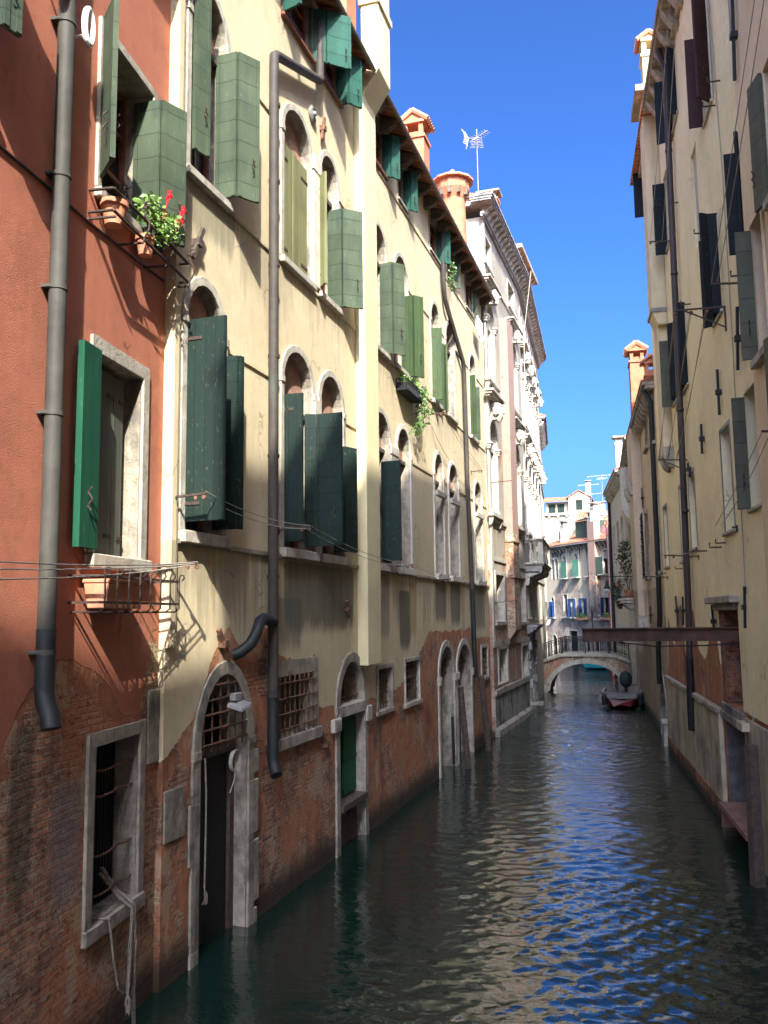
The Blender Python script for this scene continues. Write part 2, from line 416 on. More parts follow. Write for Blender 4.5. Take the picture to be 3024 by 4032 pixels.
M['sh_navy'] = shutter_mat('blackish_teal_shutter_paint', (.006,.010,.012), .36, .2, (.005,.008,.010))
M['sh_brown'] = shutter_mat('oxblood_shutter_paint', (.045,.018,.016), .34, .2, (.03,.012,.012))
M['sh_mud'] = shutter_mat('dull_olive_shutter_paint', (.085,.088,.056), .4, .25, (.065,.07,.045))
M['sh_blue'] = shutter_mat('blue_shutter_paint', (.012,.036,.12), .4, .3, (.02,.06,.16), vertical=True)
# ---------------------------------------------------------------- facade building blocks
def arch_pts(a, b, zs, zt, n=12, pointed=False):
    c = (a + b) / 2; rx = (b - a) / 2; rz = zt - zs
    if pointed:
        P = []
        for i in range(n + 1):
            u = -1 + 2 * i / n
            P.append((c + rx * u, zs + rz * (1 - abs(u) ** 1.6) ** .8))
        return P
    return [(c - rx * math.cos(math.pi * i / n), zs + rz * math.sin(math.pi * i / n)) for i in range(n + 1)]
def outline(a, b, z0, z1, zs=None, pointed=False):
    """open path up the left jamb, over the head and down the right jamb"""
    if zs is None: return [(a, z0), (a, z1), (b, z1), (b, z0)]
    return [(a, z0)] + arch_pts(a, b, zs, z1, pointed=pointed) + [(b, z0)]

def facade(mb, s0, s1, z0, z1, ops, k=0, kr=0, o=0.):
    """wall sheet with openings (a,b,zb,zt,spring|None,depth) and their reveals"""
    ops = [tuple(q) for q in ops]
    xs = sorted({s0, s1} | {v for q in ops for v in q[:2] if s0 < v < s1})
    zs = sorted({z0, z1} | {v for q in ops for v in q[2:4] if z0 < v < z1})
    for i in range(len(xs) - 1):
        j = 0
        while j < len(zs) - 1:
            cx = (xs[i] + xs[i+1]) / 2
            hit = lambda q, jj: q[0] < cx < q[1] and q[2] < (zs[jj] + zs[jj+1]) / 2 < q[3]
            if any(hit(q, j) for q in ops): j += 1; continue
            e = j
            while e < len(zs) - 1 and not any(hit(q, e) for q in ops): e += 1
            mb.poly([(xs[i], o, zs[j]), (xs[i+1], o, zs[j]), (xs[i+1], o, zs[e]), (xs[i], o, zs[e])], k)
            j = e
    for q in ops:
        a, b, zb, zt, sp, d = q[:6]
        pt = len(q) > 6
        path = outline(a, b, zb, zt, sp, pt)
        if sp is not None:
            A = arch_pts(a, b, sp, zt, pointed=pt)
            for (x0, y0), (x1, y1) in zip(A, A[1:]):
                mb.poly([(x0, o, y0), (x1, o, y1), (x1, o, zt), (x0, o, zt)] if min(zt-y0, zt-y1) > 1e-4 else
                        ([(x0, o, y0), (x1, o, y1), (x0, o, zt)] if zt - y0 > 1e-4 else [(x0, o, y0), (x1, o, y1), (x1, o, zt)]), k)
        cl = path + [path[0]]
        for (x0, y0), (x1, y1) in zip(cl, cl[1:]):
            mb.poly([(x0, o, y0), (x1, o, y1), (x1, o - d, y1), (x0, o - d, y0)], kr)

def surround(mb, a, b, z0, z1, zs=None, fw=.13, proud=.045, k=0, top=None, pointed=False, o=0.):
    """raised stone band round an opening"""
    inn = outline(a, b, z0, z1, zs, pointed)
    out = outline(a - fw, b + fw, z0, z1 + (top or fw), zs, pointed)
    for (p, q, r, t) in zip(inn, inn[1:], out, out[1:]):
        mb.hexa([(p[0], o+.003, p[1]), (q[0], o+.003, q[1]), (t[0], o+.003, t[1]), (r[0], o+.003, r[1]),
                 (p[0], o+proud, p[1]), (q[0], o+proud, q[1]), (t[0], o+proud, t[1]), (r[0], o+proud, r[1])], k)
    return mb
def pane_mesh(mb, a, b, z0, z1, zs, o, k=0, pointed=False):
    return mb.poly([(x, o, z) for x, z in outline(a, b, z0, z1, zs, pointed)], k)

def shutter(parent, mat, hs, z0, z1, segs, o=.05, t=.045, straps=False, hook=True, arch=None, gap=0.):
    """one leaf made of one or two hinged boards: segs = [(length, angle)], angle 0 = along +s, 90 = straight out, 180 = along -s"""
    mb = MB(); s, oo = hs, o
    for l, ang in segs:
        d = (math.cos(R(ang)), math.sin(R(ang))); nn = (-d[1], d[0])
        e = (s + d[0] * l, oo + d[1] * l)
        def box(l0, l1, t0, t1, za, zb, k=0):
            P = [(s + d[0]*u + nn[0]*v, oo + d[1]*u + nn[1]*v) for u, v in ((l0, t0), (l1, t0), (l1, t1), (l0, t1))]
            mb.hexa([(x, y, za) for x, y in P] + [(x, y, zb) for x, y in P], k)
        box(.008, l - .008, -t/2, t/2, z0, z1)
        for za in ((z0 + .22), (z1 - .3)) if straps else ():
            box(.0, min(l * .5, .42), t/2 + .002, t/2 + .012, za, za + .045, 1)
            box(.0, min(l * .5, .42), -t/2 - .012, -t/2 - .002, za, za + .045, 1)
        # stile battens on the inner face
        box(.02, .075, t/2, t/2 + .012, z0 + .01, z1 - .01); box(l - .075, l - .02, t/2, t/2 + .012, z0 + .01, z1 - .01)
        s, oo = e
    if hook:
        zc = z0 + (z1 - z0) * .22
        P = [(s - d[0]*.14 + nn[0]*v, oo - d[1]*.14 + nn[1]*v, zz) for v, zz in
             ((t/2 + .02, zc + .16), (t/2 + .07, zc + .1), (t/2 + .02, zc + .03), (t/2 + .07, zc - .05), (t/2 + .03, zc - .1))]
        mb.tube(P, .011, 5, 1)
        P = [(x - 2*nn[0]*(t/2 + .045), y - 2*nn[1]*(t/2 + .045), z) for x, y, z in P]
        mb.tube(P, .011, 5, 1)
    return mb.build('shutter', [mat, M['iron']], parent, bevel=0)

def grille(parent, a, b, z0, z1, nv, nh, o=.03, r=.016, zs=None, name='grille', mat='rust', stick=.05):
    mb = MB()
    def top(x):
        if zs is None: return z1
        c = (a + b) / 2; u = min(1, abs(x - c) / ((b - a) / 2)); return zs + (z1 - zs) * math.sqrt(max(0, 1 - u*u))
    for i in range(nv):
        x = a + (b - a) * (i + .5) / nv
        mb.tube([(x, o, z0), (x, o, top(x) + .01)], r * .8, 5)
    for j in range(nh):
        z = z0 + (z1 - z0) * (j + .55) / nh
        h = (b - a) / 2
        if zs is not None and z > zs:
            h *= math.sqrt(max(0, 1 - ((z - zs) / (z1 - zs)) ** 2))
        c = (a + b) / 2
        if h > .05:
            n = 7
            mb.tube([(c - h - stick + (2*h + 2*stick) * i / n, o + r * 1.2, z + rng.uniform(-.008, .008)) for i in range(n + 1)], r, 6)
    return mb.build(name, M[mat], parent)

def window(root, a, b, z0, z1, zs=None, fw=.14, depth=.3, frame_mat='stone', inner='glass', tymp=None, tz=None, sill=True, sill_w=.2,
           sill_d=.14, sill_h=.14, casement=True, wood='wood_red', proud=.045, label=None, top=None, pointed=False, name='window', sill_mat=None):
    """stone surround (the part) with pane, frame, arch board and sill as its sub-parts; a..b and z0..z1 are the clear opening"""
    mb = surround(MB(), a, b, z0, z1, zs, fw, proud, 0, top, pointed)
    if zs is not None and fw > .08:      # small impost blocks where the arch springs
        for x0, x1 in ((a - fw - .015, a + .0), (b - .0, b + fw + .015)):
            mb.box(x0, x1, .004, proud + .02, zs - .07, zs + .05)
    w = mb.build(name, M[frame_mat], root, bevel=.008)
    if label: w['label'] = label
    pane_mesh(MB(), a, b, z0, z1, zs, -depth + .006, 0, pointed).build('pane', M[inner], w)
    if tymp:
        t0 = tz if tz is not None else zs - .12
        pane_mesh(MB(), a, b, t0, z1, zs, -depth * .55, 0, pointed).build('arch_panel', M[tymp], w)
        MB().box(a, b, -depth * .6, -depth * .3, t0 - .09, t0).build('transom', M['wood_grey'], w)
        zt = t0 - .09
    else: zt = z1 if zs is None else zs
    if casement:
        c = (a + b) / 2; m = MB(); o0, o1 = -depth + .012, -depth + .07
        for x in (a, c - .035, b - .07): m.box(x, x + .07, o0, o1, z0, zt)
        for z in (z0, z0 + (zt - z0) * .36, z0 + (zt - z0) * .68, zt - .07): m.box(a, b, o0 + .004, o1 - .006, z, z + .06)
        m.build('casement', M[wood], w)
    if sill:
        MB().box(a - fw - sill_w * .4, b + fw + sill_w * .4, -.0 + .002, sill_d, z0 - sill_h, z0 - .002).build('sill', M[sill_mat or frame_mat], w, bevel=.012)
    return w

def chimney(root, x, y, z0, z1, w, d, style='house', mat='orange', cap='tile', name='chimney', parent=None):
    """chimney in the root's own frame (s, o): body, collar, open head and little tiled roof"""
    mb = MB()
    mb.box(x - w/2, x + w/2, y - d/2, y + d/2, z0, z1)
    mb.box(x - w/2 - .05, x + w/2 + .05, y - d/2 - .05, y + d/2 + .05, z1, z1 + .1)
    c = mb.build(name, M[mat], parent or root)
    if style == 'house':
        h = MB(); hz = z1 + .1
        for i, j in ((-1,-1), (-1,1), (1,-1), (1,1)):
            h.box(x + i*w*.36 - .07, x + i*w*.36 + .07, y + j*d*.36 - .07, y + j*d*.36 + .07, hz, hz + .42)
        h.box(x - w*.3, x + w*.3, y - d*.3, y + d*.3, hz, hz + .2)
        h.box(x - w/2 - .04, x + w/2 + .04, y - d/2 - .04, y + d/2 + .04, hz + .42, hz + .52)
        h.prism([(y - d/2 - .02, hz + .52), (y + d/2 + .02, hz + .52), (y, hz + .52 + d * .4)], 's', x - w/2, x + w/2)
        if not parent: h.build('chimney_head', M[mat], c)
        else: h.build('chimney_head', M[mat], c)
        r = MB(); zz = hz + .53
        for sgn in (-1, 1):
            for i in range(6):
                xx = x - w/2 - .1 + (w + .2) * (i + .5) / 6
                r.tube([(xx, y + sgn * (d/2 + .16), zz - .05), (xx, y, zz + d * .42 + .03)], (w + .2) / 11, 6)
        r.ball((x, y, zz + d * .42 + .1), .1)
        r.build('chimney_tiles', M['terra'], c)
    elif style == 'slab':
        h = MB(); hz = z1 + .1
        h.box(x - w*.42, x + w*.42, y - d*.42, y + d*.42, hz, hz + .3)
        h.box(x - w/2 - .14, x + w/2 + .14, y - d/2 - .14, y + d/2 + .14, hz + .3, hz + .4)
        h.build('chimney_head', M['stone_dirty'], c)
    return c

def tie_iron(root, s, z, length, tilt, o=.02, mat='iron', name='tie_iron'):
    """iron bar that anchors a floor beam: a flat bar with an eye in the middle"""
    dx, dz = math.sin(R(tilt)) * length / 2, math.cos(R(tilt)) * length / 2
    mb = MB().bar((s - dx, o + .045, z - dz), (s + dx, o + .045, z + dz), .05, .07)
    mb.box(s - .06, s + .06, .004, o + .10, z - .05, z + .05)
    return mb.build(name, M[mat], root)

def leaves(mb, pts, n, size, k=0, droop=0.):
    """many small leaf faces scattered about the given centres (x, y, z, radius)"""
    for _ in range(n):
        x, y, z, r = rng.choice(pts)
        v = Vector((rng.gauss(0, 1), rng.gauss(0, 1), rng.gauss(0, 1))); v = v.normalized() * r * rng.random() ** .5
        c = Vector((x, y, z)) + v
        a = Vector((rng.uniform(-1, 1), rng.uniform(-1, 1), rng.uniform(-.6, .8) - droop)).normalized()
        b = a.orthogonal().normalized(); b = (b * math.cos(q := rng.uniform(0, 6.28)) + a.cross(b) * math.sin(q))
        l = size * rng.uniform(.6, 1.25)
        mb.mesh([c, c + a*l*.5 + b*l*.28, c + a*l + Vector((0, 0, -l*.12)), c + a*l*.5 - b*l*.28], [(0, 1, 2, 3)], k)
    return mb

def clothesline(name, label, w, ends, lines, group='clotheslines strung on wall brackets', pulley=True):
    """ends: [(s, z, reach)] wall brackets; lines: [(i, t_i, j, t_j)] cords between points at reach t along two brackets (or explicit points)"""
    s, z, l = ends[0]
    root = empty(name, label, 'clothesline', w, (s, 0, z), group)
    L = lambda p: (p[0] - s, p[1], p[2] - z)
    for (a, zz, r) in ends:
        mb = MB().bar(L((a, 0, zz)), L((a, r, zz + r * .06)), .035, .03)
        mb.bar(L((a, .0, zz - .02)), L((a, .02, zz - .02)), .09, .12)
        mb.build('bracket', M['iron'], root)
        if pulley:
            for t in (.95, .72):
                MB().prism([(r*t + .03 * math.cos(q * .785), zz + r*.06 - .05 + .03 * math.sin(q * .785) - z) for q in range(8)], 's', a - s - .012, a - s + .012).build('pulley', M['rust'], root)
    for p, q, sag in lines:
        P = []
        for i in range(13):
            t = i / 12; v = Vector(p).lerp(Vector(q), t); v.z -= sag * 4 * t * (1 - t)
            P.append(L(v))
        MB().tube(P, .007, 4).build('line', M['line'], root)
    return root

# the straight facades along the canal
RED = Wall((-5.55, 6.5), (-6.0, 10.3))
CRE = Wall((-5.87, 10.4), (-5.45, 31.6))
PA1 = Wall((-5.38, 31.2), (-5.0, 41.0))
PA2 = Wall((-5.0, 41.0), (-5.55, 55.0))
WHI = Wall((-5.6, 55.0), (-6.35, 64.0))
END = Wall((-8.6, 84.0), (-1.47, 75.0))
_EO = Wall((-9.0, 88.0), (-2.3, 75.5))
def ES(s):
    """distance along the grey house front of a point first measured on a slightly different line"""
    q = _EO.P(s, 0, 0); r = q.x / q.y
    t = (END.a.x - r * END.a.y) / (r * END.d.y - END.d.x)
    return t
YEL = Wall((.9, 31.1), (2.15, 15.2))
BEI = Wall((.16, 42.9), (.9, 31.1))
GOT = Wall((-.21, 52.0), (.16, 42.9))
PAL = Wall((-1.55, 63.0), (-.5, 52.0))
OCH = Wall((2.02, 15.2), (2.42, 10.5))

# ---------------------------------------------------------------- water
def make_water():
    import numpy as np
    t = NT('canal_water')
    n2 = t.noise(11, 3, .6, t.vec((.55, 1.3, 1), off=(3, 1, 0)))
    n3 = t.noise(3.2, 3, .55, t.vec((.5, 1.4, 1)))
    pos = t.n('ShaderNodeSeparateXYZ'); t.set(pos.inputs[0], t.tc)
    farw = t.ramp(pos.outputs[1], 10, 34)
    c = t.mix(t.ramp(t.noise(.12, 3), .3, .7), (.003, .016, .012), (.0045, .021, .015))
    t.set(t.b.inputs['Base Color'], c)
    t.b.inputs['Roughness'].default_value = .015
    t.b.inputs['IOR'].default_value = 2.0
    t.bump(t.math('ADD', t.math('MULTIPLY', n2, .006), t.math('MULTIPLY', t.math('MULTIPLY', n3, farw), .05)), 1., 1.)
    # the visible reach is a real rippled surface: many small wave trains, crests mostly across the canal
    g = np.random.default_rng(5)
    trains = []
    for k in range(64):
        lam = float(np.exp(g.uniform(np.log(.12), np.log(.95)))); th = g.normal(0, .58) + math.pi / 2 + .12
        trains.append((lam, th, .056 * lam / (2 * math.pi) * (1.25 if lam < .5 else .75), g.uniform(0, 6.28)))
    def heights(X, Y, step):
        Z = np.zeros_like(X)
        for k, (lam, th, a, p) in enumerate(trains):
            kx, ky = 2 * math.pi / lam * math.cos(th), 2 * math.pi / lam * math.sin(th)
            ph = kx * X + ky * Y + p + .8 * np.sin(.9 * X + .7 * Y + k)
            damp = np.clip((lam - step * 2.4) / (lam * .5), 0, 1)      # drop trains finer than the rows can carry
            Z += a * (.45 * np.sin(ph) - 1.5 * (np.abs(np.sin(ph / 2 + .3)) - .6366)) * damp      # pinched crests, flat faces between
        gust = .6 + .4 * np.sin(X * .5 + .23 * Y + 1.2 * np.sin(Y * .17)) * np.sin(Y * .31 - .3 * X + .7)
        st = lambda a, b, v: (lambda u: u * u * (3 - 2 * u))(np.clip((v - a) / (b - a), 0, 1))
        wob = .5 * np.sin(.8 * Y) + .3 * np.sin(2.1 * Y + X)
        lane = st(-4.5, -2.7, X + wob) * (1 - st(.1, 1.7, X + wob * .8 + .012 * (Y - 10)))     # the breeze ruffles the middle; water by the walls lies calm
        Z *= np.clip(gust, .4, 1.1) * (.22 + .88 * lane)
        for lam, th, a in ((3.6, 1.4, .008), (5.3, 1.9, .010), (2.6, 1.1, .006)):
            Z += a * np.sin(2 * math.pi / lam * (math.cos(th) * X + math.sin(th) * Y) + lam)
        return Z
    V = np.zeros((0, 3)); F = []
    for y0, y1, x0, x1, dx, dyf in ((3.0, 16.0, -6.5, 2.9, .034, lambda y: max(.026, .0026 * y)), (15.9, 60.0, -6.4, 2.6, .07, lambda y: max(.04, .0034 * y))):
        ys = [y0]
        while ys[-1] < y1: ys.append(ys[-1] + dyf(ys[-1]))
        X, Y = np.meshgrid(np.arange(x0, x1, dx), np.array(ys))
        Zs = heights(X, Y, np.maximum(dx, .0034 * Y if y0 > 10 else .0026 * Y)) - (.0 if y0 < 10 else .004)
        I = np.arange(X.size).reshape(X.shape) + len(V)
        V = np.vstack([V, np.stack([X, Y, Zs], -1).reshape(-1, 3)])
        F += np.stack([I[:-1, :-1], I[:-1, 1:], I[1:, 1:], I[1:, :-1]], -1).reshape(-1, 4).tolist()
    nv = len(V)
    V = np.vstack([V, [(-60, -40, -.14), (60, -40, -.14), (60, 160, -.14), (-60, 160, -.14)]])
    F = F + [[nv, nv + 1, nv + 2, nv + 3]]
    me = bpy.data.meshes.new('canal_water'); me.from_pydata(V.tolist(), [], F); me.materials.append(t.m)
    me.polygons.foreach_set('use_smooth', [True] * len(me.polygons))
    w = bpy.data.objects.new('canal_water', me); COL.objects.link(w)
    return tag(w, 'dark green rippled canal water reflecting a strip of blue sky', 'water', kind='structure')
make_water()
bed = MB().box(-400, 400, -400, 400, -1.6, -1.5).build('ground', plain('canal_mud', (.06, .05, .04), .2, 1, .9))
tag(bed, 'muddy ground under the canal and the city', 'ground', kind='structure')
def sides(mb, s0, s1, d, z0, z1, k=0, ztop=None):
    zt = ztop or z1
    for s in (s0, s1): mb.poly([(s, 0, z0), (s, -d, z0), (s, -d, zt), (s, 0, z1)], k)
    mb.poly([(s0, -d, z0), (s1, -d, z0), (s1, -d, zt), (s0, -d, zt)], k)
    return mb

# ================================================================ red plastered house (left, nearest)
red_edge = [(0,3.2),(.6,3.9),(1.2,4.2),(1.7,4.08),(2.2,3.8),(2.6,3.45),(3.0,3.42),(3.15,3.9),(3.25,4.45),(3.75,4.5),(25,4.5)]
M['wall_red'] = wall_mat('red_plaster_wall', (.45,.17,.10), (.39,.142,.083), red_edge, 25., bricks=((.42,.20,.10),(.28,.13,.075)),
                         mortar=(.39,.30,.19), render=(.42,.17,.085), render_amt=.36, wob=.07, foot=.65, fine=1.6, brick_w=.235, brick_h=.072,
                         runs=((.3,.8,1.8,3.6,.55,(.04,.04,.026)),(1.0,1.75,1.6,2.9,.6,(.20,.16,.15))))
red = empty('red_house', 'red plastered house nearest on the left bank with bare brick at its foot', 'house', RED)
ops = [(1.88, 2.98, 1.33, 3.20, None, .32), (1.74, 2.86, 5.30, 7.58, None, .34), (1.66, 2.98, 9.48, 11.46, None, .42),
       (-2.6, -.75, 9.48, 11.46, None, .42), (-2.4, -1.0, 5.30, 7.58, None, .34), (-2.6, -1.4, 1.33, 3.2, None, .32)]
mb = MB(); facade(mb, -9, 3.74, -1, 14.5, ops, 0, 1); sides(mb, -9, 3.74, 8, -1, 14.5)
mb.build('wall', [M['wall_red'], M['stone_dirty']], red)
M['tile_plain'] = M['tile']
MB().prism([(.55, 14.5), (.55, 14.62), (-8.2, 17.6), (-8.2, 14.5)], 's', -9, 3.7).build('roof', M['tile'], red)
# low canal window with rusty horizontal bars
w = window(red, 1.88, 2.98, 1.33, 3.20, None, .15, .32, 'stone_dirty', 'dark', casement=False, sill_w=.02, sill_d=.07, sill_h=.17, label='low canal window with a rough stone frame and rusty bars')
m = MB()
for i in range(15): m.box(1.90 + i*.073, 1.93 + i*.073, -.29, -.27, 1.33, 3.2)
m.build('reed_blind', M['wood_dark'], w)
m = MB()
for z in (1.56, 1.98, 2.62, 2.9): m.tube([(1.86 + i*.19, -.06 + .015*(i % 2), z + .02*math.sin(i*2.)) for i in range(7)], .014, 5)
m.build('grille', M['rust'], w)
# middle window, one bright green leaf folded back, one grey leaf nearly closed
w = window(red, 1.74, 2.86, 5.30, 7.58, None, .17, .34, 'stone', 'dark', casement=True, wood='wood_dark', sill_w=.02, sill_d=.12, sill_h=.16, label='window with a bright green left shutter and a grey right one')
shutter(w, M['sh_green'], 1.62, 5.34, 7.56, [(.42, 178)], o=.09, t=.07)['label'] = 'bright green shutter folded back on the red plaster'
shutter(w, M['sh_grey'], 2.72, 5.31, 7.5, [(.30, 176), (.34, 180)], o=-.18, straps=True, hook=False)['label'] = 'faded grey shutter left half closed'
# upper window, sage shutters
w = window(red, 1.66, 2.98, 9.48, 11.46, None, .11, .42, 'stone', 'dark', wood='wood_red', sill_w=.02, sill_d=.10, sill_h=.12, label='upper window with weathered sage shutters')
shutter(w, M['sh_sage'], 1.70, 9.62, 11.6, [(.62, 138)], o=-.02)
shutter(w, M['sh_sage'], 2.96, 9.46, 11.36, [(.40, 95), (.40, 30)], o=-.22, straps=False)
w = window(red, -2.6, -.75, 9.48, 11.46, None, .11, .42, 'stone', 'dark', label='upper window cut by the left edge of the view')
shutter(w, M['sh_sage'], -.78, 9.75, 11.45, [(.40, 90), (.22, 20)], o=-.05)
window(red, -2.4, -1.0, 5.30, 7.58, None, .17, .34, 'stone', 'dark')
window(red, -2.6, -1.4, 1.33, 3.20, None, .15, .32, 'stone_dirty', 'dark', casement=False)
# stone quoins where the red house meets its neighbour, low down
MB().box(3.2, 3.745, .0, .035, 2.78, 3.7).build('quoin', M['stone_dirty'], red, bevel=.02)
# downpipe with collars and a kicked foot
m = MB()
m.tube([(.66, .13, 14.4), (.66, .13, 4.4)], .088, 14)
m.tube([(.66, .13, 4.5), (.66, .13, 3.92), (.65, .15, 3.8), (.62, .22, 3.68), (.60, .25, 3.56)], .094, 12, 1)
for z in (9.1, 4.25, 12.4, 6.6, 7.9, 10.8): m.tube([(.66, .13, z), (.66, .13, z + .05)], .10, 12, 0); m.box(.56, .76, 0, .13, z + .01, z + .04, 0)
m.build('downpipe', [M['pipe'], M['pipe_green']], red, smooth=True)
# cable along the facade
MB().tube([(-3, .015, 8.93), (1.5, .015, 9.0), (3.45, .015, 9.1)], .014, 5).build('cable', M['black'], red)
for i, (s, z) in enumerate(((.40, 11.28), (.98, 11.0))):
    m = MB()
    P = [(s + .085*math.cos(a), .2, z + .2*math.sin(a)) for a in [q * math.pi / 9 for q in range(19)]]
    m.tube(P, .035, 8); m.tube([(s, 0, z - .1), (s, .2, z - .1)], .02, 6)
    m.build('ceramic_ring', M['white'], red, smooth=True)

# rack and pots under the upper window
rack = empty('pot_rack', 'wrought iron pot rack on the sill of the upper red house window', 'rack', RED, (1.45, 0, 9.0))
m = MB()
for z in (.12, .38): m.bar((0, .30, z), (2.15, .30, z), .035, .02); m.bar((0, .0, z), (0, .30, z), .035, .02); m.bar((2.15, .0, z), (2.15, .30, z), .035, .02)
for s in (.02, .72, 1.42, 2.12): m.bar((s, 0, .05), (s, .32, .05), .03, .02)
m.build('rail', M['iron'], rack)
for s in (.72, 1.42, 2.12):
    P = [(s, .32, .05)] + [(s, .34 + .06*math.sin(a), .12 + a*.09) for a in (0, 1, 2, 3, 4)] + [(s, .37 + .05*math.cos(a), .52 + .05*math.sin(a)) for a in (0, 1.2, 2.4, 3.6, 4.6)]
    MB().tube(P, .012, 5).build('scroll', M['iron'], rack)
def pot(name, label, w, s, o, z, r, h, mat='terra', cat='flower pot', group=None):
    e = MB().lathe((0, 0, 0), [(r*.68, 0), (r*.95, h*.78), (r*1.08, h*.78), (r*1.08, h), (r*.9, h), (r*.85, h*.85), (.01, h*.85)], 16).build(name, M[mat], None, smooth=True)
    e.location = w.P(s, o, z); return tag(e, label, cat, group)
pot('flower_pot', 'larger terracotta pot at the left end of the upper iron rack', RED, 1.72, .17, 9.07, .15, .28)
pot('flower_pot', 'small terracotta pot beside the red flowers on the upper rack', RED, 2.55, .17, 9.06, .12, .24)
fl = empty('flowering_plant', 'bushy green plant with two red flowers on the upper sill', 'plant', RED, (2.72, .2, 9.22))
MB().lathe((0, 0, -.02), [(.12, 0), (.15, .22), (.16, .25)], 12).build('pot', M['black'], fl)
leaves(MB(), [(0, 0, .40, .24), (-.26, .05, .42, .19), (.24, .06, .40, .19), (.05, .16, .26, .22), (-.1, .18, .12, .16)], 520, .085).build('foliage', M['leaf_light'], fl)
for (x, y, z) in ((-.12, .24, .62), (.27, .26, .60), (.33, .22, .50)):
    m = MB()
    for i in range(5):
        a = i * 1.2566; m.mesh([(x, y, z), (x + .055*math.cos(a-.5), y - .055*math.cos(a-.5), z + .07*math.sin(a-.5)), (x + .07*math.cos(a), y - .07*math.cos(a), z + .09*math.sin(a)), (x + .055*math.cos(a+.5), y - .055*math.cos(a+.5), z + .07*math.sin(a+.5))], [(0,1,2,3)])
    m.ball((x, y + .02, z), .035); m.tube([(x, y, z), (x*.6, y*.6, z - .3)], .007, 4)
    m.build('flower', M['petal'], fl)
sp = empty('potted_sprig', 'thin feathery green sprig on the upper sill behind the rack', 'plant', RED, (2.3, -.05, 9.5))
m = MB()
for i in range(9): m.tube([(0, 0, 0), (rng.uniform(-.1,.1), rng.uniform(-.05,.08), .18), (rng.uniform(-.18,.18), rng.uniform(-.1,.12), .38)], .006, 4)
m.build('stem', M['stem'], sp)
leaves(MB(), [(0, 0, .25, .14), (.05, 0, .36, .1)], 60, .05).build('foliage', M['leaf_dark'], sp)

# iron rack with the long terracotta trough under the middle window
rk = empty('trough_rack', 'long iron rack hung under the middle red house window', 'rack', RED, (1.28, 0, 4.66))
m = MB(); W_ = 2.02
for z in (.10, .38):
    m.bar((0, .36, z), (W_, .36, z), .03, .025)
    for s in (0, W_): m.bar((s, 0, z), (s, .36, z), .03, .025)
m.bar((0, .02, .38), (W_, .02, .38), .03, .025)
m.build('rail', M['iron'], rk)
for i in range(8):
    s = .04 + i * (W_ - .08) / 7
    MB().tube([(s, 0, .0), (s, .33, .0), (s, .385, .04), (s, .385, .42), (s, .40, .46), (s, .44, .46), (s, .45, .42), (s, .42, .39)], .011, 5).build('hoop', M['iron'], rk)
tr = MB().prism([(.06, .02), (.26, .02), (.31, .29), (.01, .29)], 's', 0, .86)
tr.prism([(-.005, .29), (.325, .29), (.325, .335), (-.005, .335)], 's', -.01, .87)
tr = tr.build('trough', M['terra'], None, bevel=.01); tr.location = RED.P(1.52, 0.02, 4.68); tr.rotation_euler = (0, 0, RED.rz)
tag(tr, 'long terracotta flower trough sitting in the iron rack', 'trough')

# ropes hanging from the low window
def hanging_rope(label, pts, r, w=RED, tassel=True, mat='rope'):
    p0 = Vector(pts[0])
    m = MB(); P = [Vector(p) - p0 for p in pts]; Q = []
    for a, b in zip(P, P[1:]):
        for i in range(6): Q.append(a.lerp(b, i / 6))
    Q.append(P[-1])
    if r > .015:                              # laid rope: three strands twisted round each other
        for k in range(3):
            m.tube([q + Vector((math.cos(i*.9 + k*2.09) * r*.5, math.sin(i*.9 + k*2.09) * r*.5, 0)) for i, q in enumerate(Q)], r * .58, 6)
    else: m.tube(Q, r, 6)
    if tassel:
        for _ in range(10): m.tube([Q[-1], Q[-1] + Vector((rng.uniform(-.05,.05), rng.uniform(-.02,.05), -.09)), Q[-1] + Vector((rng.uniform(-.07,.07), rng.uniform(-.02,.05), -.2))], r * .3, 4)
    o = m.build('mooring_rope', M[mat], None)
    o.location = w.P(*p0); o.rotation_euler = (0, 0, w.rz)
    return tag(o, label, 'rope', 'ropes hanging from the low canal window')
hanging_rope('thick twisted rope over the low sill, right of the pair', [(2.55,-.2,1.75),(2.6,-.05,1.5),(2.66,.15,1.33),(2.66,.17,.9),(2.70,.15,.3),(2.72,.15,-.2)], .024, tassel=False)
hanging_rope('thick twisted rope ending in a frayed tuft', [(2.5,-.2,1.7),(2.56,.02,1.42),(2.6,.16,1.3),(2.56,.16,.8),(2.50,.17,.42)], .022)
hanging_rope('thin slack cord looped from the sill corner', [(2.05,-.1,1.36),(2.12,.12,1.34),(2.2,.14,.9),(2.3,.16,.55),(2.44,.16,.45)], .014, tassel=False)

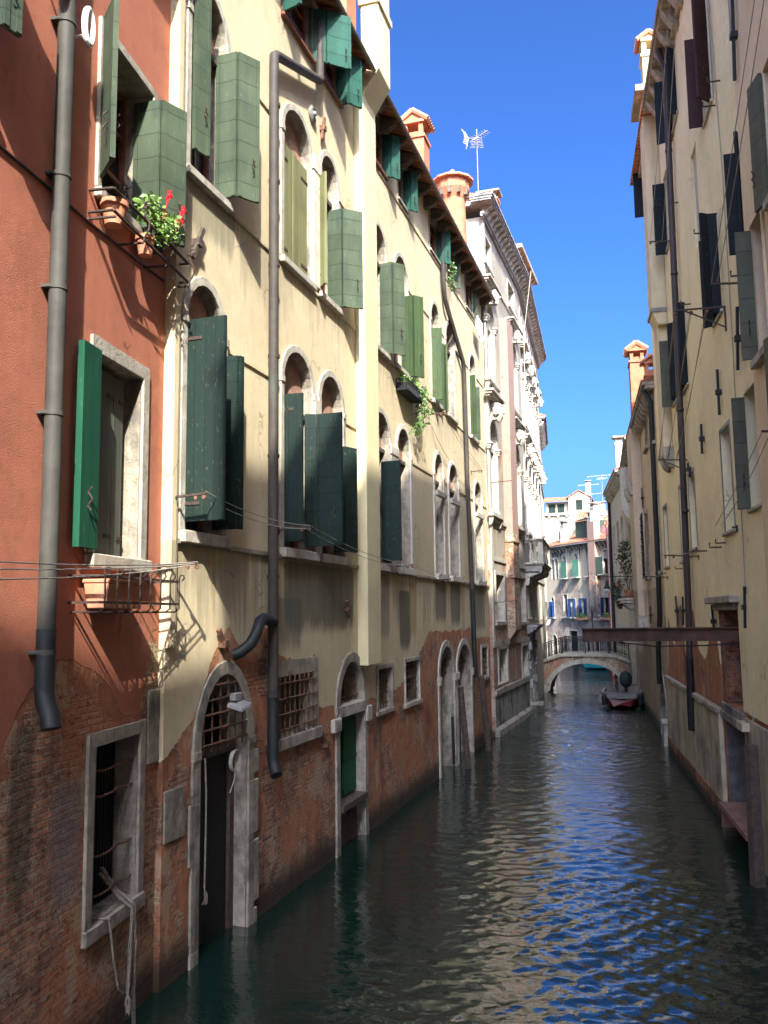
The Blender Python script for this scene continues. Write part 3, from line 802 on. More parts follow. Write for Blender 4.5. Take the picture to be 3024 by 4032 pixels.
# ================================================================ long cream house
edge = [(0,3.0),(.35,3.2),(.9,4.0),(1.36,4.48),(1.75,4.15),(2.0,4.0),(2.4,4.3),(2.85,4.46),(3.1,4.0),(3.5,3.85),(4.85,3.82),(4.95,2.9),(5.6,2.8),(8.1,2.7),(10.2,2.85),
        (11.6,3.2),(12.4,3.65),(13.3,4.1),(15,4.05),(18.8,4.1),(20,3.7),(22.5,3.7),(25,3.7)]
M['wall_cream'] = wall_mat('cream_plaster_wall', (.59,.50,.315), (.51,.425,.26), edge, 25., bricks=((.38,.185,.10),(.25,.13,.08)),
                           mortar=(.33,.255,.165), render=(.43,.185,.095), render_amt=.52, streaks=((3.6,5.6,.42),(9.3,10.85,.25)), wob=.09, foot=.65, fine=1.,
                           runs=((3.3,7.0,4.2,5.55,.75,(.075,.078,.058)),(8.6,9.6,3.9,5.55,.45,(.085,.088,.07)),(10.3,11.4,3.6,5.2,.75,(.055,.062,.048)),(11.2,12.0,3.9,5.4,.5,(.30,.19,.06)),(14.0,15.4,4.2,5.55,.7,(.06,.066,.052)),(15.9,17.4,4.1,5.55,.7,(.06,.066,.052)),(19.4,21.6,3.9,5.55,.6,(.07,.075,.06)),(-.3,1.5,10.0,10.9,.6,(.14,.14,.09)),(3.0,4.2,3.9,4.9,.6,(.11,.11,.085))))
cre = empty('cream_house', 'long cream plastered house with arched windows, green shutters and a yellow chimney stack', 'house', CRE)
F1 = [(.0,1.05),(3.28,4.62),(5.02,6.28),(8.25,9.62),(10.28,11.48),(14.12,15.2),(15.98,17.3),(20.02,21.3)]
F2 = [(.0,1.08),(3.26,4.56),(5.06,6.06),(8.25,9.5),(10.28,11.46),(14.05,15.08),(15.95,17.15),(19.62,20.75)]
AT = [(3.22,4.64),(5.28,6.28),(8.55,9.6),(10.7,11.5),(14.1,15.3),(16.4,17.4),(19.3,20.5)]
ops = []
for a, b in F1: ops.append((a, b, 5.76, 9.36, 8.72, .34))
for a, b in F2: ops.append((a, b, 10.94, 14.0, 13.38, .34))
for a, b in AT: ops.append((a, b, 15.62, 16.78, None, .2))
J = (3.0, 4.66, 2.58, 3.58, None, .28); K = (.52, 1.98, -.9, 3.76, 2.72, .45); L_ = (5.98, 7.5, -.9, 3.64, 2.75, .4)
Mw = (8.52, 9.58, 2.44, 3.36, None, .42); N_ = (10.74, 12.04, 2.40, 3.40, None, .25)
O1 = (14.28, 16.1, -.9, 3.62, 2.75, .5); O2 = (16.62, 18.7, -.9, 3.60, 2.72, .5); P_ = (20.6, 21.75, 2.33, 3.36, None, .3)
ops += [J, K, L_, Mw, N_, O1, O2, P_]
mb = MB(); facade(mb, -.38, 22.4, -1, 17.1, ops, 0, 1); sides(mb, -.38, 22.4, 8, -1, 17.1)
mb.build('wall', [M['wall_cream'], M['stone_dirty']], cre)
def cw(a, b, k, **kw):
    if k == 1: return window(cre, a, b, 5.76, 9.36, 8.72, .135, .34, kw.pop('fm', 'stone'), kw.pop('inner', 'glass'), kw.pop('tymp', 'tymp'), sill_w=.0, sill_d=.13, sill_h=.17, **kw)
    return window(cre, a, b, 10.94, 14.0, 13.38, .125, .34, 'stone', kw.pop('inner', 'glass'), kw.pop('tymp', 'tymp'), sill_w=.0, sill_d=.11, sill_h=.13, **kw)
w = cw(*F1[0], 1, label='tall arched window with a wide smooth teal left shutter')
shutter(w, M['sh_teal_flat'], .02, 5.88, 8.70, [(.74, 91)], o=-.1, straps=True, hook=False)
shutter(w, M['sh_teal'], 1.02, 5.86, 8.46, [(.40, 88), (.10, 20)], o=-.1)
w = cw(*F2[0], 2, label='upper arched window with sage shutters above the teal ones', wood='wood_red')
shutter(w, M['sh_sage'], .03, 11.25, 13.9, [(.34, 15)], o=.05)
shutter(w, M['sh_sage'], 1.05, 10.98, 13.35, [(.38, 92), (.40, 32)], o=-.14)
w = cw(*F1[1], 1, label='arched window with an orange wooden frame behind half open shutters', tz=8.35)
shutter(w, M['sh_teal_flat'], 3.30, 5.86, 8.45, [(.16, 80), (.34, 88)], o=-.12, straps=True, hook=False)
shutter(w, M['sh_teal'], 4.40, 5.86, 8.34, [(.22, 62), (.53, 91)], o=-.05)
w = cw(*F1[2], 1, label='arched window beside the yellow chimney stack, half hidden by shutters')
shutter(w, M['sh_teal_fine'], 6.06, 5.86, 8.02, [(.22, 95), (.40, 24)], o=-.1)
MB().box(4.66, 4.98, .003, .07, 5.76, 8.7).build('pier', M['stone'], w)
w = cw(*F2[1], 2, label='arched window with closed olive shutters')
for x0, x1, a in ((3.28, 3.92, 0), (4.54, 3.92, 180)):
    shutter(w, M['sh_olive'], x0, 10.96, 13.22, [(abs(x1 - x0) - .005, a)], o=-.07, straps=True, hook=False)
w = cw(*F2[2], 2, label='arched window with one olive leaf edge-on and one sage leaf')
shutter(w, M['sh_olive'], 5.07, 11.0, 13.3, [(.42, 132)], o=-.06, straps=True, hook=False)
shutter(w, M['sh_sage'], 6.04, 10.96, 13.1, [(.34, 95), (.46, 50)], o=-.2)
m = MB(); m.box(4.60, 5.02, .003, .07, 10.94, 13.3); m.prism([(4.56, 13.28), (5.06, 13.28), (5.0, 13.62), (4.62, 13.62)], 'o', .003, .085)
m.build('pier', M['stone_white'], cre, bevel=.01)
m = MB(); m.box(9.66, 10.24, .003, .06, 5.76, 8.7); m.box(9.62, 10.28, .003, .08, 8.5, 8.72)
m.build('pier', M['stone_white'], cre, bevel=.01)
w = cw(*F1[3], 1, label='arched window right of the yellow stack with one slatted teal shutter')
shutter(w, M['sh_teal_fine'], 9.58, 5.84, 8.2, [(.58, 181), (.46, 90)], o=.03)
w = cw(*F1[4], 1, label='arched window with a blotchy stone jamb, no shutters open', fm='stone_white')
w = cw(*F2[3], 2, label='arched window right of the stack with sage folded shutter')
shutter(w, M['sh_sage'], 9.5, 10.95, 13.3, [(.34, 96), (.36, 38)], o=-.14)
w = cw(*F2[4], 2, label='arched window with moss green shutter above the hanging ivy')
shutter(w, M['sh_grass'], 11.46, 10.9, 13.15, [(.34, 96), (.34, 40)], o=-.16)
w = cw(*F2[5], 2, label='arched window with a plain green strap-hinged shutter')
shutter(w, M['sh_grass'], 14.07, 10.9, 13.1, [(.40, 80)], o=-.06, straps=True, hook=False)
shutter(w, M['sh_grass'], 15.06, 10.8, 12.9, [(.32, 92)], o=-.14)
w = cw(*F2[6], 2, label='arched window with flaking white jambs')
shutter(w, M['sh_grass'], 15.97, 10.9, 13.1, [(.36, 150)], o=-.06, straps=True, hook=False)
w = cw(*F2[7], 2, label='farthest upper arched window with thin green shutters')
shutter(w, M['sh_grass'], 19.64, 10.95, 13.1, [(.34, 110)], o=-.06, hook=False)
shutter(w, M['sh_sage'], 20.72, 10.95, 12.95, [(.30, 95)], o=-.12, hook=False)
for i, lab in ((5, 'narrow arched window with an orange arch board'), (6, 'second narrow arched window with an orange arch board'), (7, 'arched window at the far end of the first floor')):
    a, b = F1[i]
    w = cw(a, b, 1, tymp='tymp_orange', label=lab, inner='stone_white', casement=False, fm='stone_white')
    MB().box(a - .02, b + .02, .02, .13, 8.06, 8.2).build('lintel', M['stone'], w)
    for x in (a + .05, b - .05): MB().tube([(x, .03, 5.72), (x, .16, 5.70), (x, .17, 5.8)], .014, 5).build('shutter_hook', M['iron'], w)
ASH = [('sh_emerald', [(.36, 60), (.55, 48)]), ('sh_emerald', [(.28, 95), (.36, 35)]), ('sh_emerald', [(.22, 95), (.30, 35)]), ('sh_emerald', [(.20, 95), (.26, 35)]),
       ('sh_emerald', [(.22, 95), (.28, 40)]), ('sh_sage', [(.34, 45)]), ('sh_sage', [(.3, 50)])]
for i, (a, b) in enumerate(AT):
    w = window(cre, a, b, 15.62, 16.78, None, .05, .2, 'wood_red' if i < 3 else 'stone_dirty', 'dark', sill_w=.02, sill_d=.08, sill_h=.08, proud=.03, name='attic_window')
    mm, sg = ASH[i]
    shutter(w, M[mm], b, 15.6, 16.74, sg, o=-.06)
    if i == 0: shutter(w, M[mm], a, 15.62, 16.76, [(.44, 105)], o=.02, hook=False)
# string courses
for z, s0, s1, sp in ((8.64, 1.25, 22.4, F1), (13.40, 1.3, 22.4, F2), (5.62, -.38, 22.4, []), (10.86, -.1, 22.4, []), (15.5, 9.0, 22.4, [])):
    cuts = sorted([(a - .2, b + .2) for a, b in sp]); x = s0
    for a, b in cuts + [(s1, s1)]:
        if a > x + .05: MB().box(x, a, .002, .028 if z > 6 else .05, z - .045, z + .02).build('string_course', M['wall_cream'] if z > 6 else M['stone_dirty'], cre)
        x = max(x, b)
# white stone quoin strip at the near corner
m = MB()
m.box(-.385, -.20, .002, .05, 4.2, 17.0); m.box(-.385, -.27, .05, .075, 4.2, 17.0)
m.build('corner_strip', M['wall_cream'], cre)
MB().box(-.37, .14, .003, .03, 1.75, 2.4).build('quoin', M['stone_dirty'], cre, bevel=.02)
# eaves: roof slab, boards and brackets; cut round the chimney stack
for s0, s1 in ((-.38, 7.14), (8.08, 22.5)):
    rf = MB().prism([(.50, 16.86), (.50, 16.93), (-8.2, 19.6), (-8.2, 17.05), (.02, 17.05)], 's', s0, s1).build('roof', M['tile'], cre)
    MB().tube([(s0, .53, 16.86), (s1, .53, 16.86)], .05, 8).build('gutter', M['lead'], rf)
    n = int((s1 - s0) / .82)
    for i in range(n):
        s = s0 + .3 + (s1 - s0 - .6) * i / (n - 1)
        MB().prism([(0, 16.62), (.22, 16.64), (.40, 16.76), (.42, 16.86), (0, 17.0)], 's', s - .09, s + .09).build('eave_bracket', M['wood_eave'], rf)
    m = MB()
    nt = int((s1 - s0) / .24)
    for i in range(nt):
        s = s0 + (s1 - s0) * (i + .5) / nt
        m.tube([(s, .46, 16.95), (s, -.5, 17.30)], .07, 6)
    m.build('eave_tiles', M['tile'], rf)
# the yellow stack that breaks forward over the eaves
st = MB().prism([(0, 3.53), (.24, 3.53), (.24, 16.35), (.62, 16.95), (.62, 22), (.2, 22), (.2, 17.35), (.002, 16.85)], 's', 7.18, 8.1).build('chimney_stack', M['stack'], cre, bevel=.015)
MB().box(7.13, 8.15, .15, .67, 18.55, 18.7).build('stack_band', M['stack'], st)
# roof chimneys
chimney(cre, 6.4, -.05, 17.0, 18.6, .62, .6, 'slab')['label'] = 'orange plastered chimney beside the yellow stack'
chimney(cre, 15.55, -.75, 17.2, 19.9, .72, .72, 'house')['label'] = 'square orange chimney with a little tiled roof'
m = MB().lathe((19.55, -.42, 0), [(.50, 17.0), (.45, 19.7), (.45, 19.75)], 18)
c = m.build('chimney', M['orange'], cre, smooth=True); c['label'] = 'fat round orange chimney with a ring of corbels'
m = MB().lathe((19.55, -.42, 0), [(.46, 19.75), (.62, 20.1), (.62, 20.45), (.5, 20.5)], 12); m.build('chimney_head', M['orange'], c)
m = MB()
for i in range(10):
    a = i * .6283
    m.box(19.55 + .55*math.cos(a) - .06, 19.55 + .55*math.cos(a) + .06, -.42 + .55*math.sin(a) - .06, -.42 + .55*math.sin(a) + .06, 19.85, 20.12)
m.build('corbel', M['wood_eave'], c)
m = MB().lathe((19.55, -.42, 0), [(.78, 20.45), (.78, 20.52), (.1, 20.86)], 12); m.ball((19.55, -.42, 20.9), .1); m.build('chimney_tiles', M['terra'], c)
# rosette, irons
m = MB().lathe((0, 0, 0), [(.17, 0), (.17, .04), (.12, .07), (.11, .05), (.06, .06), (.04, .11), (.01, .12)], 14)
q = MB(); q.v = [(4.65 + x, -(z + .003), 14.45 + y) for x, y, z in m.v]; q.f = m.f; q.k = m.k
q.build('rosette', M['lead'], cre, smooth=True)
for s, z, l, t in ((5.14, 14.42, .55, 12), (6.41, 4.72, .36, -25), (5.15, 2.2, .62, -38), (.2, 9.9, .62, 28), (1.1, 4.2, .55, -38)):
    tie_iron(cre, s, z, l, t, mat='wood_grey' if z > 9 and s < 1 else 'rust')
# downpipes
m = MB()
m.tube([(4.78, .14, 16.5), (4.78, .14, 15.28), (4.74, .14, 15.2), (2.72, .13, 14.42), (2.62, .13, 14.34), (2.62, .13, 14.2), (2.64, .13, 5.5), (2.66, .13, 3.35)], .085, 12)
m.tube([(2.66, .13, 3.4), (2.66, .13, 2.35), (2.64, .16, 2.22), (2.56, .24, 2.1)], .093, 12, 1)
for z in (13.4, 12.0, 10.5, 8.9, 7.2, 5.2, 3.3): m.tube([(2.645, .13, z), (2.645, .13, z + .06)], .1, 12)
m.build('downpipe', [M['pipe_brown'], M['pipe_green']], cre, smooth=True)
m = MB(); m.tube([(2.6, .16, 4.5), (2.15, .20, 4.56), (1.98, .22, 4.52), (1.86, .22, 4.35), (1.74, .18, 4.18), (1.6, .08, 4.06), (1.55, -.02, 4.02)], .088, 12)
m.build('elbow_pipe', M['pipe_green'], cre, smooth=True)
m = MB()
m.tube([(15.3, .12, 16.6), (15.35, .13, 15.1), (15.55, .12, 14.5), (18.1, .12, 13.2), (18.25, .12, 12.8), (18.4, .12, 9.0), (18.75, .12, 5.4)], .075, 10)
m.tube([(18.75, .12, 5.5), (18.95, .12, 2.6), (18.98, .14, 2.45)], .08, 10, 1)
m.build('downpipe', [M['pipe_brown'], M['pipe_green']], cre, smooth=True)
MB().tube([(8.15, .12, 16.8), (8.2, .1, 11), (8.3, .1, 6.4)], .014, 5).build('cable', M['line'], cre)
# ---- ground floor openings
w = window(cre, *J[:4], None, .18, .28, 'stone_dirty', 'dark', casement=False, sill_w=.2, sill_d=.09, sill_h=.2, top=.26, label='square barred window beside the downpipe')
grille(w, *J[:4], 8, 4, .05, .015)
MB().box(J[0], J[1], -.27, -.26, J[2], J[3]).build('mesh_screen', M['sh_mud'], w)
w = window(cre, .52, 1.98, -.9, 3.76, 2.72, .2, .45, 'stone_dirty', 'dark', casement=False, sill=False, proud=.04, name='water_gate', label='nearest arched water gate with a rusty fanlight grille')
MB().box(.54, 1.96, -.32, -.26, -.9, 2.66).build('door', M['wood_dark'], w)
m = MB(); m.box(1.84, 1.97, -.26, -.2, -.9, 2.66); m.box(.53, 1.97, -.26, -.18, 2.58, 2.72); m.build('door_frame', M['wood_grey'], w)
grille(w, .54, 1.96, 2.70, 3.72, 6, 5, .0, .017, zs=2.72)
for z, hh in ((-.3, .5), (.3, .9), (1.3, .8), (2.2, .35)):
    MB().box(1.985, 2.34 + rng.uniform(-.05,.04), .004, .046, z, z + hh).build('jamb_stone', M['stone_dirty'], w, bevel=.012)
    MB().box(.27 + rng.uniform(-.04,.03), .515, .004, .046, z, z + hh).build('jamb_stone', M['stone_dirty'], w, bevel=.015)
w = window(cre, 5.98, 7.5, -.9, 3.64, 2.75, .2, .4, 'stone_dirty', 'dark', casement=False, sill=False, proud=.05, name='water_gate', label='arched water gate with open green half doors')
m = MB().box(5.9, 7.7, -.38, .07, 2.58, 2.80).build('lintel', M['stone'], w, bevel=.012)
grille(w, 6.0, 7.48, 2.82, 3.6, 10, 4, -.12, .01, zs=2.82)
MB().box(5.55, 5.95, .004, .10, 2.34, 2.60).build('impost', M['stone'], w, bevel=.02)
MB().box(7.54, 7.86, .004, .10, 2.34, 2.66).build('impost', M['stone'], w, bevel=.02)
shutter(w, M['sh_grey'] if False else M['sh_teal'], 6.0, .92, 2.56, [(.28, -20)], o=-.12, hook=False)
m = MB(); m.box(6.72, 7.48, -.2, -.16, .95, 2.56); m.box(6.72, 7.48, -.16, -.145, 1.62, 1.7)
m.build('half_door', shutter_mat('bottle_green_door_paint', (.012,.09,.035), .8, .2), w)
MB().box(5.98, 7.5, -.35, .10, .78, .9).build('threshold', M['wood_grey'], w)
m = MB(); m.box(6.0, 7.48, -.2, -.15, -.9, .78); m.bar((6.9, -.13, .55), (7.4, -.1, .8), .05, .12); m.build('lower_board', M['wood_grey'], w)
w = window(cre, *Mw[:4], None, .1, .42, 'stone_dirty', 'dark', casement=False, sill_w=.12, sill_d=.07, sill_h=.1, label='small barred window with a deep stone reveal')
grille(w, *Mw[:4], 5, 4, -.1, .014, stick=0)
w = window(cre, *N_[:4], None, .1, .25, 'stone', 'dark', casement=False, sill_w=.12, sill_d=.08, sill_h=.12, label='small barred window left of the twin arches')
grille(w, *N_[:4], 6, 6, -.06, .014, stick=0)
for q, lab in ((O1, 'left arch of the twin water gates with an iron fanlight'), (O2, 'right arch of the twin water gates behind the leaning pole')):
    a, b = q[:2]
    w = window(cre, a, b, -.9, q[3], q[4], .2, .5, 'stone', 'stone_white' if q is O2 else 'dark', casement=False, sill=False, proud=.05, name='water_gate', label=lab)
    grille(w, a, b, 2.72, q[3] - .03, 6, 5, -.22, .013, zs=2.75, stick=0)
    MB().box(a, b, -.44, -.38, -.9, 2.6).build('door', M['sh_mud'] if q is O1 else M['wood_dark'], w)
    for x in (a - .24, b - .02): MB().box(x, x + .27, .004, .1, 2.55, 2.78).build('impost', M['stone'], w, bevel=.012)
MB().bar((15.85, .03, .1), (15.75, .03, 1.5), .07, .07).build('iron_post', M['black'], cre)
w = window(cre, *P_[:4], None, .12, .3, 'stone', 'dark', casement=False, sill_w=.12, sill_d=.09, sill_h=.12, label='small grilled window by the far corner')
grille(w, *P_[:4], 5, 5, -.05, .016, stick=0)

# floodlight clamped to the water gate grille
fd = empty('floodlight', 'small grey floodlight tilted over the nearest water gate', 'floodlight', CRE, (1.3, .06, 3.42))
m = MB().hexa([(-.20,.05,-.12),(.16,.06,-.06),(.16,.30,-.12),(-.20,.30,-.19),(-.17,.05,-.07),(.13,.06,-.01),(.13,.28,-.07),(-.17,.28,-.13)])
m.build('casing', M['stone_grey'], fd, bevel=.01)
m = MB().box(-.12, .1, .06, .16, -.04, .07).build('ballast_box', M['stone_grey'], fd, bevel=.01)
MB().tube([(0, .1, .05), (.03, .06, .2), (-.02, .0, .26)], .01, 5).build('cable', M['black'], fd)
co = MB()
for k in range(4): co.tube([(.12*math.cos(a)*(1+.06*k), .02*k, .14*math.sin(a)*(1+.05*k)) for a in [i*.55 for i in range(13)]], .008, 5)
co.tube([(0, .03, -.1), (-.04, .05, -.25), (-.16, .04, -.42)], .008, 5)
co = co.build('coiled_cord', M['line'], None); co.location = CRE.P(1.42, .06, 2.5); co.rotation_euler = (0, 0, CRE.rz)
tag(co, 'coil of pale cord hung on the lowest bar of the water gate grille', 'cord')
hanging_rope('knotted cord hanging down the left jamb of the nearest gate', [(.62,.05,2.66),(.64,.06,2.2),(.62,.07,1.5),(.62,.06,.95)], .014, CRE)

# ivy basket
iv = empty('ivy_basket', 'black iron flower basket with ivy trailing down the cream wall', 'plant', CRE, (11.05, .0, 10.25), None)
m = MB()
for z in (.02, .3): 
    m.bar((-.75, .3, z), (.75, .3, z), .03, .02)
    for s in (-.75, .75): m.bar((s, 0, z), (s, .3, z), .03, .02)
for i in range(13): m.tube([(-.75 + i*.125, .3, .02), (-.69 + i*.125, .31, .16), (-.75 + i*.125, .3, .3)], .014, 4)
for i in range(4): m.tube([(-.75, i*.09, .02), (-.75, .05 + i*.08, .16), (-.75, i*.09, .3)], .014, 4)
m.box(-.72, .72, .02, .28, .0, .22)
m.build('basket', M['black'], iv)
leaves(MB(), [(-.3, .15, .36, .2), (.2, .15, .4, .22)], 110, .12).build('foliage', M['leaf_light'], iv)
leaves(MB(), [(.5, .25, .3, .28), (.75, .3, .1, .28), (.8, .3, -.2, .26), (.7, .25, -.5, .24), (.55, .2, -.75, .2), (.8, .25, .3, .2)], 420, .11, droop=.5).build('trailing_ivy', M['leaf'], iv)
# laundry on the far attic window
la = empty('laundry', 'pale patterned cloth hung from the far attic window', 'laundry', CRE, (20.6, .12, 15.5))
m = MB()
for k in range(3):
    x0 = -.5 + k*.36
    P = [[(x0 + u*.3 + .03*math.sin(v*3 + k), .06*math.sin(u*9 + v*4 + k) + .12, -v*(.5 + .12*k)) for u in [i/5 for i in range(6)]] for v in [j/5 for j in range(6)]]
    vs = [p for r in P for p in r]; m.mesh(vs, [(j*6+i, j*6+i+1, (j+1)*6+i+1, (j+1)*6+i) for j in range(5) for i in range(5)])
cl_m = plain('printed_cloth', (.6,.68,.62), .25, 8, .9, dirt=(.2,.4,.3)); m.build('cloth', cl_m, la)
MB().bar((-.7, .14, .03), (.8, .14, .03), .02, .02).build('rod', M['iron'], la)
wp = empty('wall_plant', 'wispy weed growing behind the attic shutter by the downpipe', 'plant', CRE, (16.2, .1, 15.2))
leaves(MB(), [(0, .1, .2, .15), (.1, .15, .45, .15), (.05, .12, .7, .1), (-.05, .1, -.05, .15)], 120, .1).build('foliage', M['leaf'], wp)

# mooring poles
def pole(label, w, s0, o0, s1, o1, z1, r=.085, mat='wood_grey', square=False):
    a = w.P(s0, o0, -1.4); b = w.P(s1, o1, z1); v = b - a
    m = MB(); P = [(v.x*t, -v.y*t, v.z*t) for t in (0, .5, .8, 1)]
    m.tube(P, [r, r*.98, r*.93, r*.88], 4 if square else 9)
    o = m.build('mooring_pole', M[mat], None); o.location = a
    return tag(o, label, 'pole', 'mooring poles driven in along the walls')
pole('leaning wooden mooring pole in front of the right twin arch', CRE, 16.2, .5, 15.2, .42, 2.46, .10)
pole('leaning wooden mooring pole at the far end of the cream house', CRE, 19.6, .5, 18.4, .42, 2.52, .11)

# clotheslines of the left bank
clothesline('clothesline', 'clothesline from the red house running off past the downpipe', RED,
            [(3.47, 5.25, .56), (-1.4, 5.0, .56)],
            [((3.47,.54,5.30), (-1.4,.54,5.05), .05), ((3.47,.50,5.28), (-1.4,.50,4.98), .04), ((3.47,.44,5.26), (-1.4,.44,4.9), .06)])
c2 = clothesline('clothesline', 'clothesline with long double cords across the cream house', CRE,
            [(-.3, 6.17, .52), (3.14, 6.05, .6), (9.9, 5.75, .5), (13.9, 5.55, .5)],
            [((-.3,.52,6.22), (3.14,.58,6.1), .10), ((-.3,.48,6.16), (3.14,.52,6.05), .12), ((3.14,.58,6.1), (9.9,.5,5.8), .14), ((3.14,.5,6.05), (9.9,.45,5.76), .17), ((9.9,.5,5.8), (13.9,.5,5.6), .08)])
clothesline('clothesline', 'clothesline high on the far part of the cream house', CRE,
            [(13.6, 10.35, .55), (19.6, 9.6, .4)], [((13.6,.52,10.4), (19.6,.4,9.65), .1), ((13.6,.45,10.38), (19.6,.35,9.6), .14), ((13.6,.1,10.0), (17.6,.1,9.2), .2)])
# ================================================================ white stone palace (left, before the footbridge)
M['wall_pal'] = wall_mat('palace_plaster_wall', (.355,.315,.235), (.25,.22,.165), [(0,3.3),(1.6,3.3),(4.5,3.6),(5,3.3),(25,3.3)], 25., bricks=((.33,.19,.12),(.25,.15,.10)), mortar=(.38,.32,.25),
                        render=(.36,.19,.12), render_amt=.3, streaks=((6.9,8.3,.6),(11.5,13.4,.5),(16.6,18.2,.5),(.3,1.5,1.)), streak_col=(.09,.085,.075), wob=.12, foot=.35, patches=2.)
M['wall_base'] = plain('stained_grey_render', (.27,.25,.21), .2, 3, .85, streak=.7, dirt=(.05,.05,.045), dirt_lo=.45, dirt_hi=.62, bump=.004)
pal = empty('stone_palace', 'weathered white palace with carved window heads, a heavy cornice and a balcony', 'palace', PA1)
def head(w, s, z, fr, sc=1., o=.12):
    """carved keystone: a lumpy bearded or helmeted head"""
    m = MB()
    m.ball((s, o + .16*sc, z), (.19*sc, .2*sc, .25*sc), n=10, jit=.12)
    m.ball((s, o + .12*sc, z + .16*sc), (.22*sc, .2*sc, .14*sc), n=8, jit=.35)
    m.ball((s, o + .20*sc, z - .2*sc), (.13*sc, .13*sc, .17*sc), n=8, jit=.35)
    m.ball((s, o + .36*sc, z - .03*sc), (.035*sc, .06*sc, .06*sc), n=6)
    for x in (-.17, .17): m.ball((s + x*sc, o + .1*sc, z - .02*sc), (.09*sc, .12*sc, .2*sc), n=7, jit=.5)
    m.box(s - .14*sc, s + .14*sc, .0, o + .1*sc, z - .3*sc, z + .3*sc)
    q = m.build('keystone_head', M['stone'], w, smooth=True)
    return q
def pal_window(root, fr, a, b, z0, zt, top, ped, inner='glass', sc=1.):
    """tall palace window: pilasters with capitals, transom, arched lunette, carved head and a little cornice above"""
    w = surround(MB(), a, b, z0, top, zt + .2, .2, .07, 0)
    for x0, x1 in ((a - .24, a + .0), (b - .0, b + .24)):
        w.box(x0, x1, .004, .11, z0, z0 + .2)
        for i, e in enumerate((.02, .05, .08)): w.box(x0 - e, x1 + e, .004, .12 + e, zt - .12 + i*.09, zt - .04 + i*.09)
    w = frame(w.build('window', M['stone'], root), fr, root)
    pane_mesh(MB(), a, b, z0, top, zt + .2, -.32).build('pane', M[inner], w)
    MB().box(a, b, -.26, -.08, zt - .03, zt + .16).build('transom', M['stone'], w)
    m = MB()
    for i, e in enumerate((.0, .07, .13)): m.box(a - .32 - e, b + .32 + e, .004, .18 + e*1.4, ped + i*.085, ped + .08 + i*.085)
    m.build('pediment', M['stone'], w)
    head(w, (a + b)/2, (top + ped)/2 - .02, fr, sc)
    m = MB()
    m.box(a - .3, b + .3, .004, .22, z0 - .14, z0 - .002)
    for x in (a - .12, b + .12): m.prism([(.004, z0 - .5), (.1, z0 - .46), (.2, z0 - .15), (.004, z0 - .15)], 's', x - .09, x + .09)
    m.build('sill', M['stone'], w)
    return w
# first facade
q1 = [(1.72,3.25),(6.95,8.75)]
ops = []
for a, b in q1: ops += [(a, b, 8.45, 12.2, 11.25, .34), (a, b, 13.78, 17.05, 16.35, .34), (a + .1, b - .1, 18.6, 19.75, None, .3)]
ops += [(2.4, 4.1, 4.27, 6.1, None, .4), (7.9, 9.4, 4.2, 6.15, None, .4), (2.62, 4.4, 1.84, 3.18, None, .4), (8.05, 9.85, 1.7, 3.1, None, .4)]
mb = MB(); facade(mb, 1.66, 9.81, -1, 20.4, ops, 0, 1); mb.poly([(1.66, 0, -1), (1.66, -9, -1), (1.66, -9, 20.4), (1.66, 0, 20.4)])
mb.build('wall', [M['wall_pal'], M['stone']], pal)
for a, b in q1:
    pal_window(pal, PA1, a, b, 8.45, 11.05, 12.2, 13.0, sc=1.15)
    pal_window(pal, PA1, a, b, 13.78, 16.15, 17.05, 17.6)
    w = window(pal, a + .1, b - .1, 18.6, 19.75, None, .13, .3, 'stone', 'dark', wood='wood_red', sill_w=.2)
for a, b, z0, z1, lab in ((2.4, 4.1, 4.27, 6.1, None), (7.9, 9.4, 4.2, 6.15, None)):
    window(pal, a, b, z0, z1, None, .16, .4, 'stone', 'stone_dirty', casement=False, sill_w=.4, sill_d=.1)
for a, b, z0, z1 in ((2.62, 4.4, 1.84, 3.18), (8.05, 9.85, 1.7, 3.1)):
    w = window(pal, a, b, z0, z1, None, .18, .4, 'stone', 'dark', casement=False, sill=False)
    MB().box(a, b, -.3, -.26, z0, z0 + .55).build('board', M['wood_grey'], w)
for z, p, h, mt in ((18.32, .06, .12, 'stone'), (13.50, .09, .14, 'stone'), (8.16, .09, .14, 'stone'), (6.62, .05, .2, 'stone'), (3.3, .06, .22, 'stone_dirty'), (1.5, .10, .2, 'stone_dirty')):
    frame(MB().box(1.66, 9.81, .003, p, z, z + h).build('string_course', M[mt], pal), PA1, pal)
frame(MB().box(1.655, 9.81, .003, .04, -1, 1.5).build('base_course', M['wall_base'], pal), PA1, pal)
frame(MB().prism([(.04, -1), (.22, -1), (.18, .22), (.04, .34)], 's', 1.655, 9.9).build('plinth', M['stone_dirty'], pal, bevel=.02), PA1, pal)
frame(MB().box(1.655, 2.0, .003, .05, 3.5, 20.4).build('corner_strip', M['stone'], pal), PA1, pal)
# brick chimney breast
m = MB().box(4.75, 6.15, .0, .34, 3.9, 17.2); m.prism([(0, 3.4), (.06, 3.45), (.34, 3.9), (0, 3.9)], 's', 4.75, 5.2)
m.prism([(0, 3.4), (.06, 3.45), (.34, 3.9), (0, 3.9)], 's', 5.75, 6.15)
cb = m.build('chimney_breast', M['brick'], pal)
m = MB()
for z in (6.05, 7.55): m.box(4.69, 6.21, .0, .40, z, z + .14)
m.build('breast_band', M['brick'], cb)
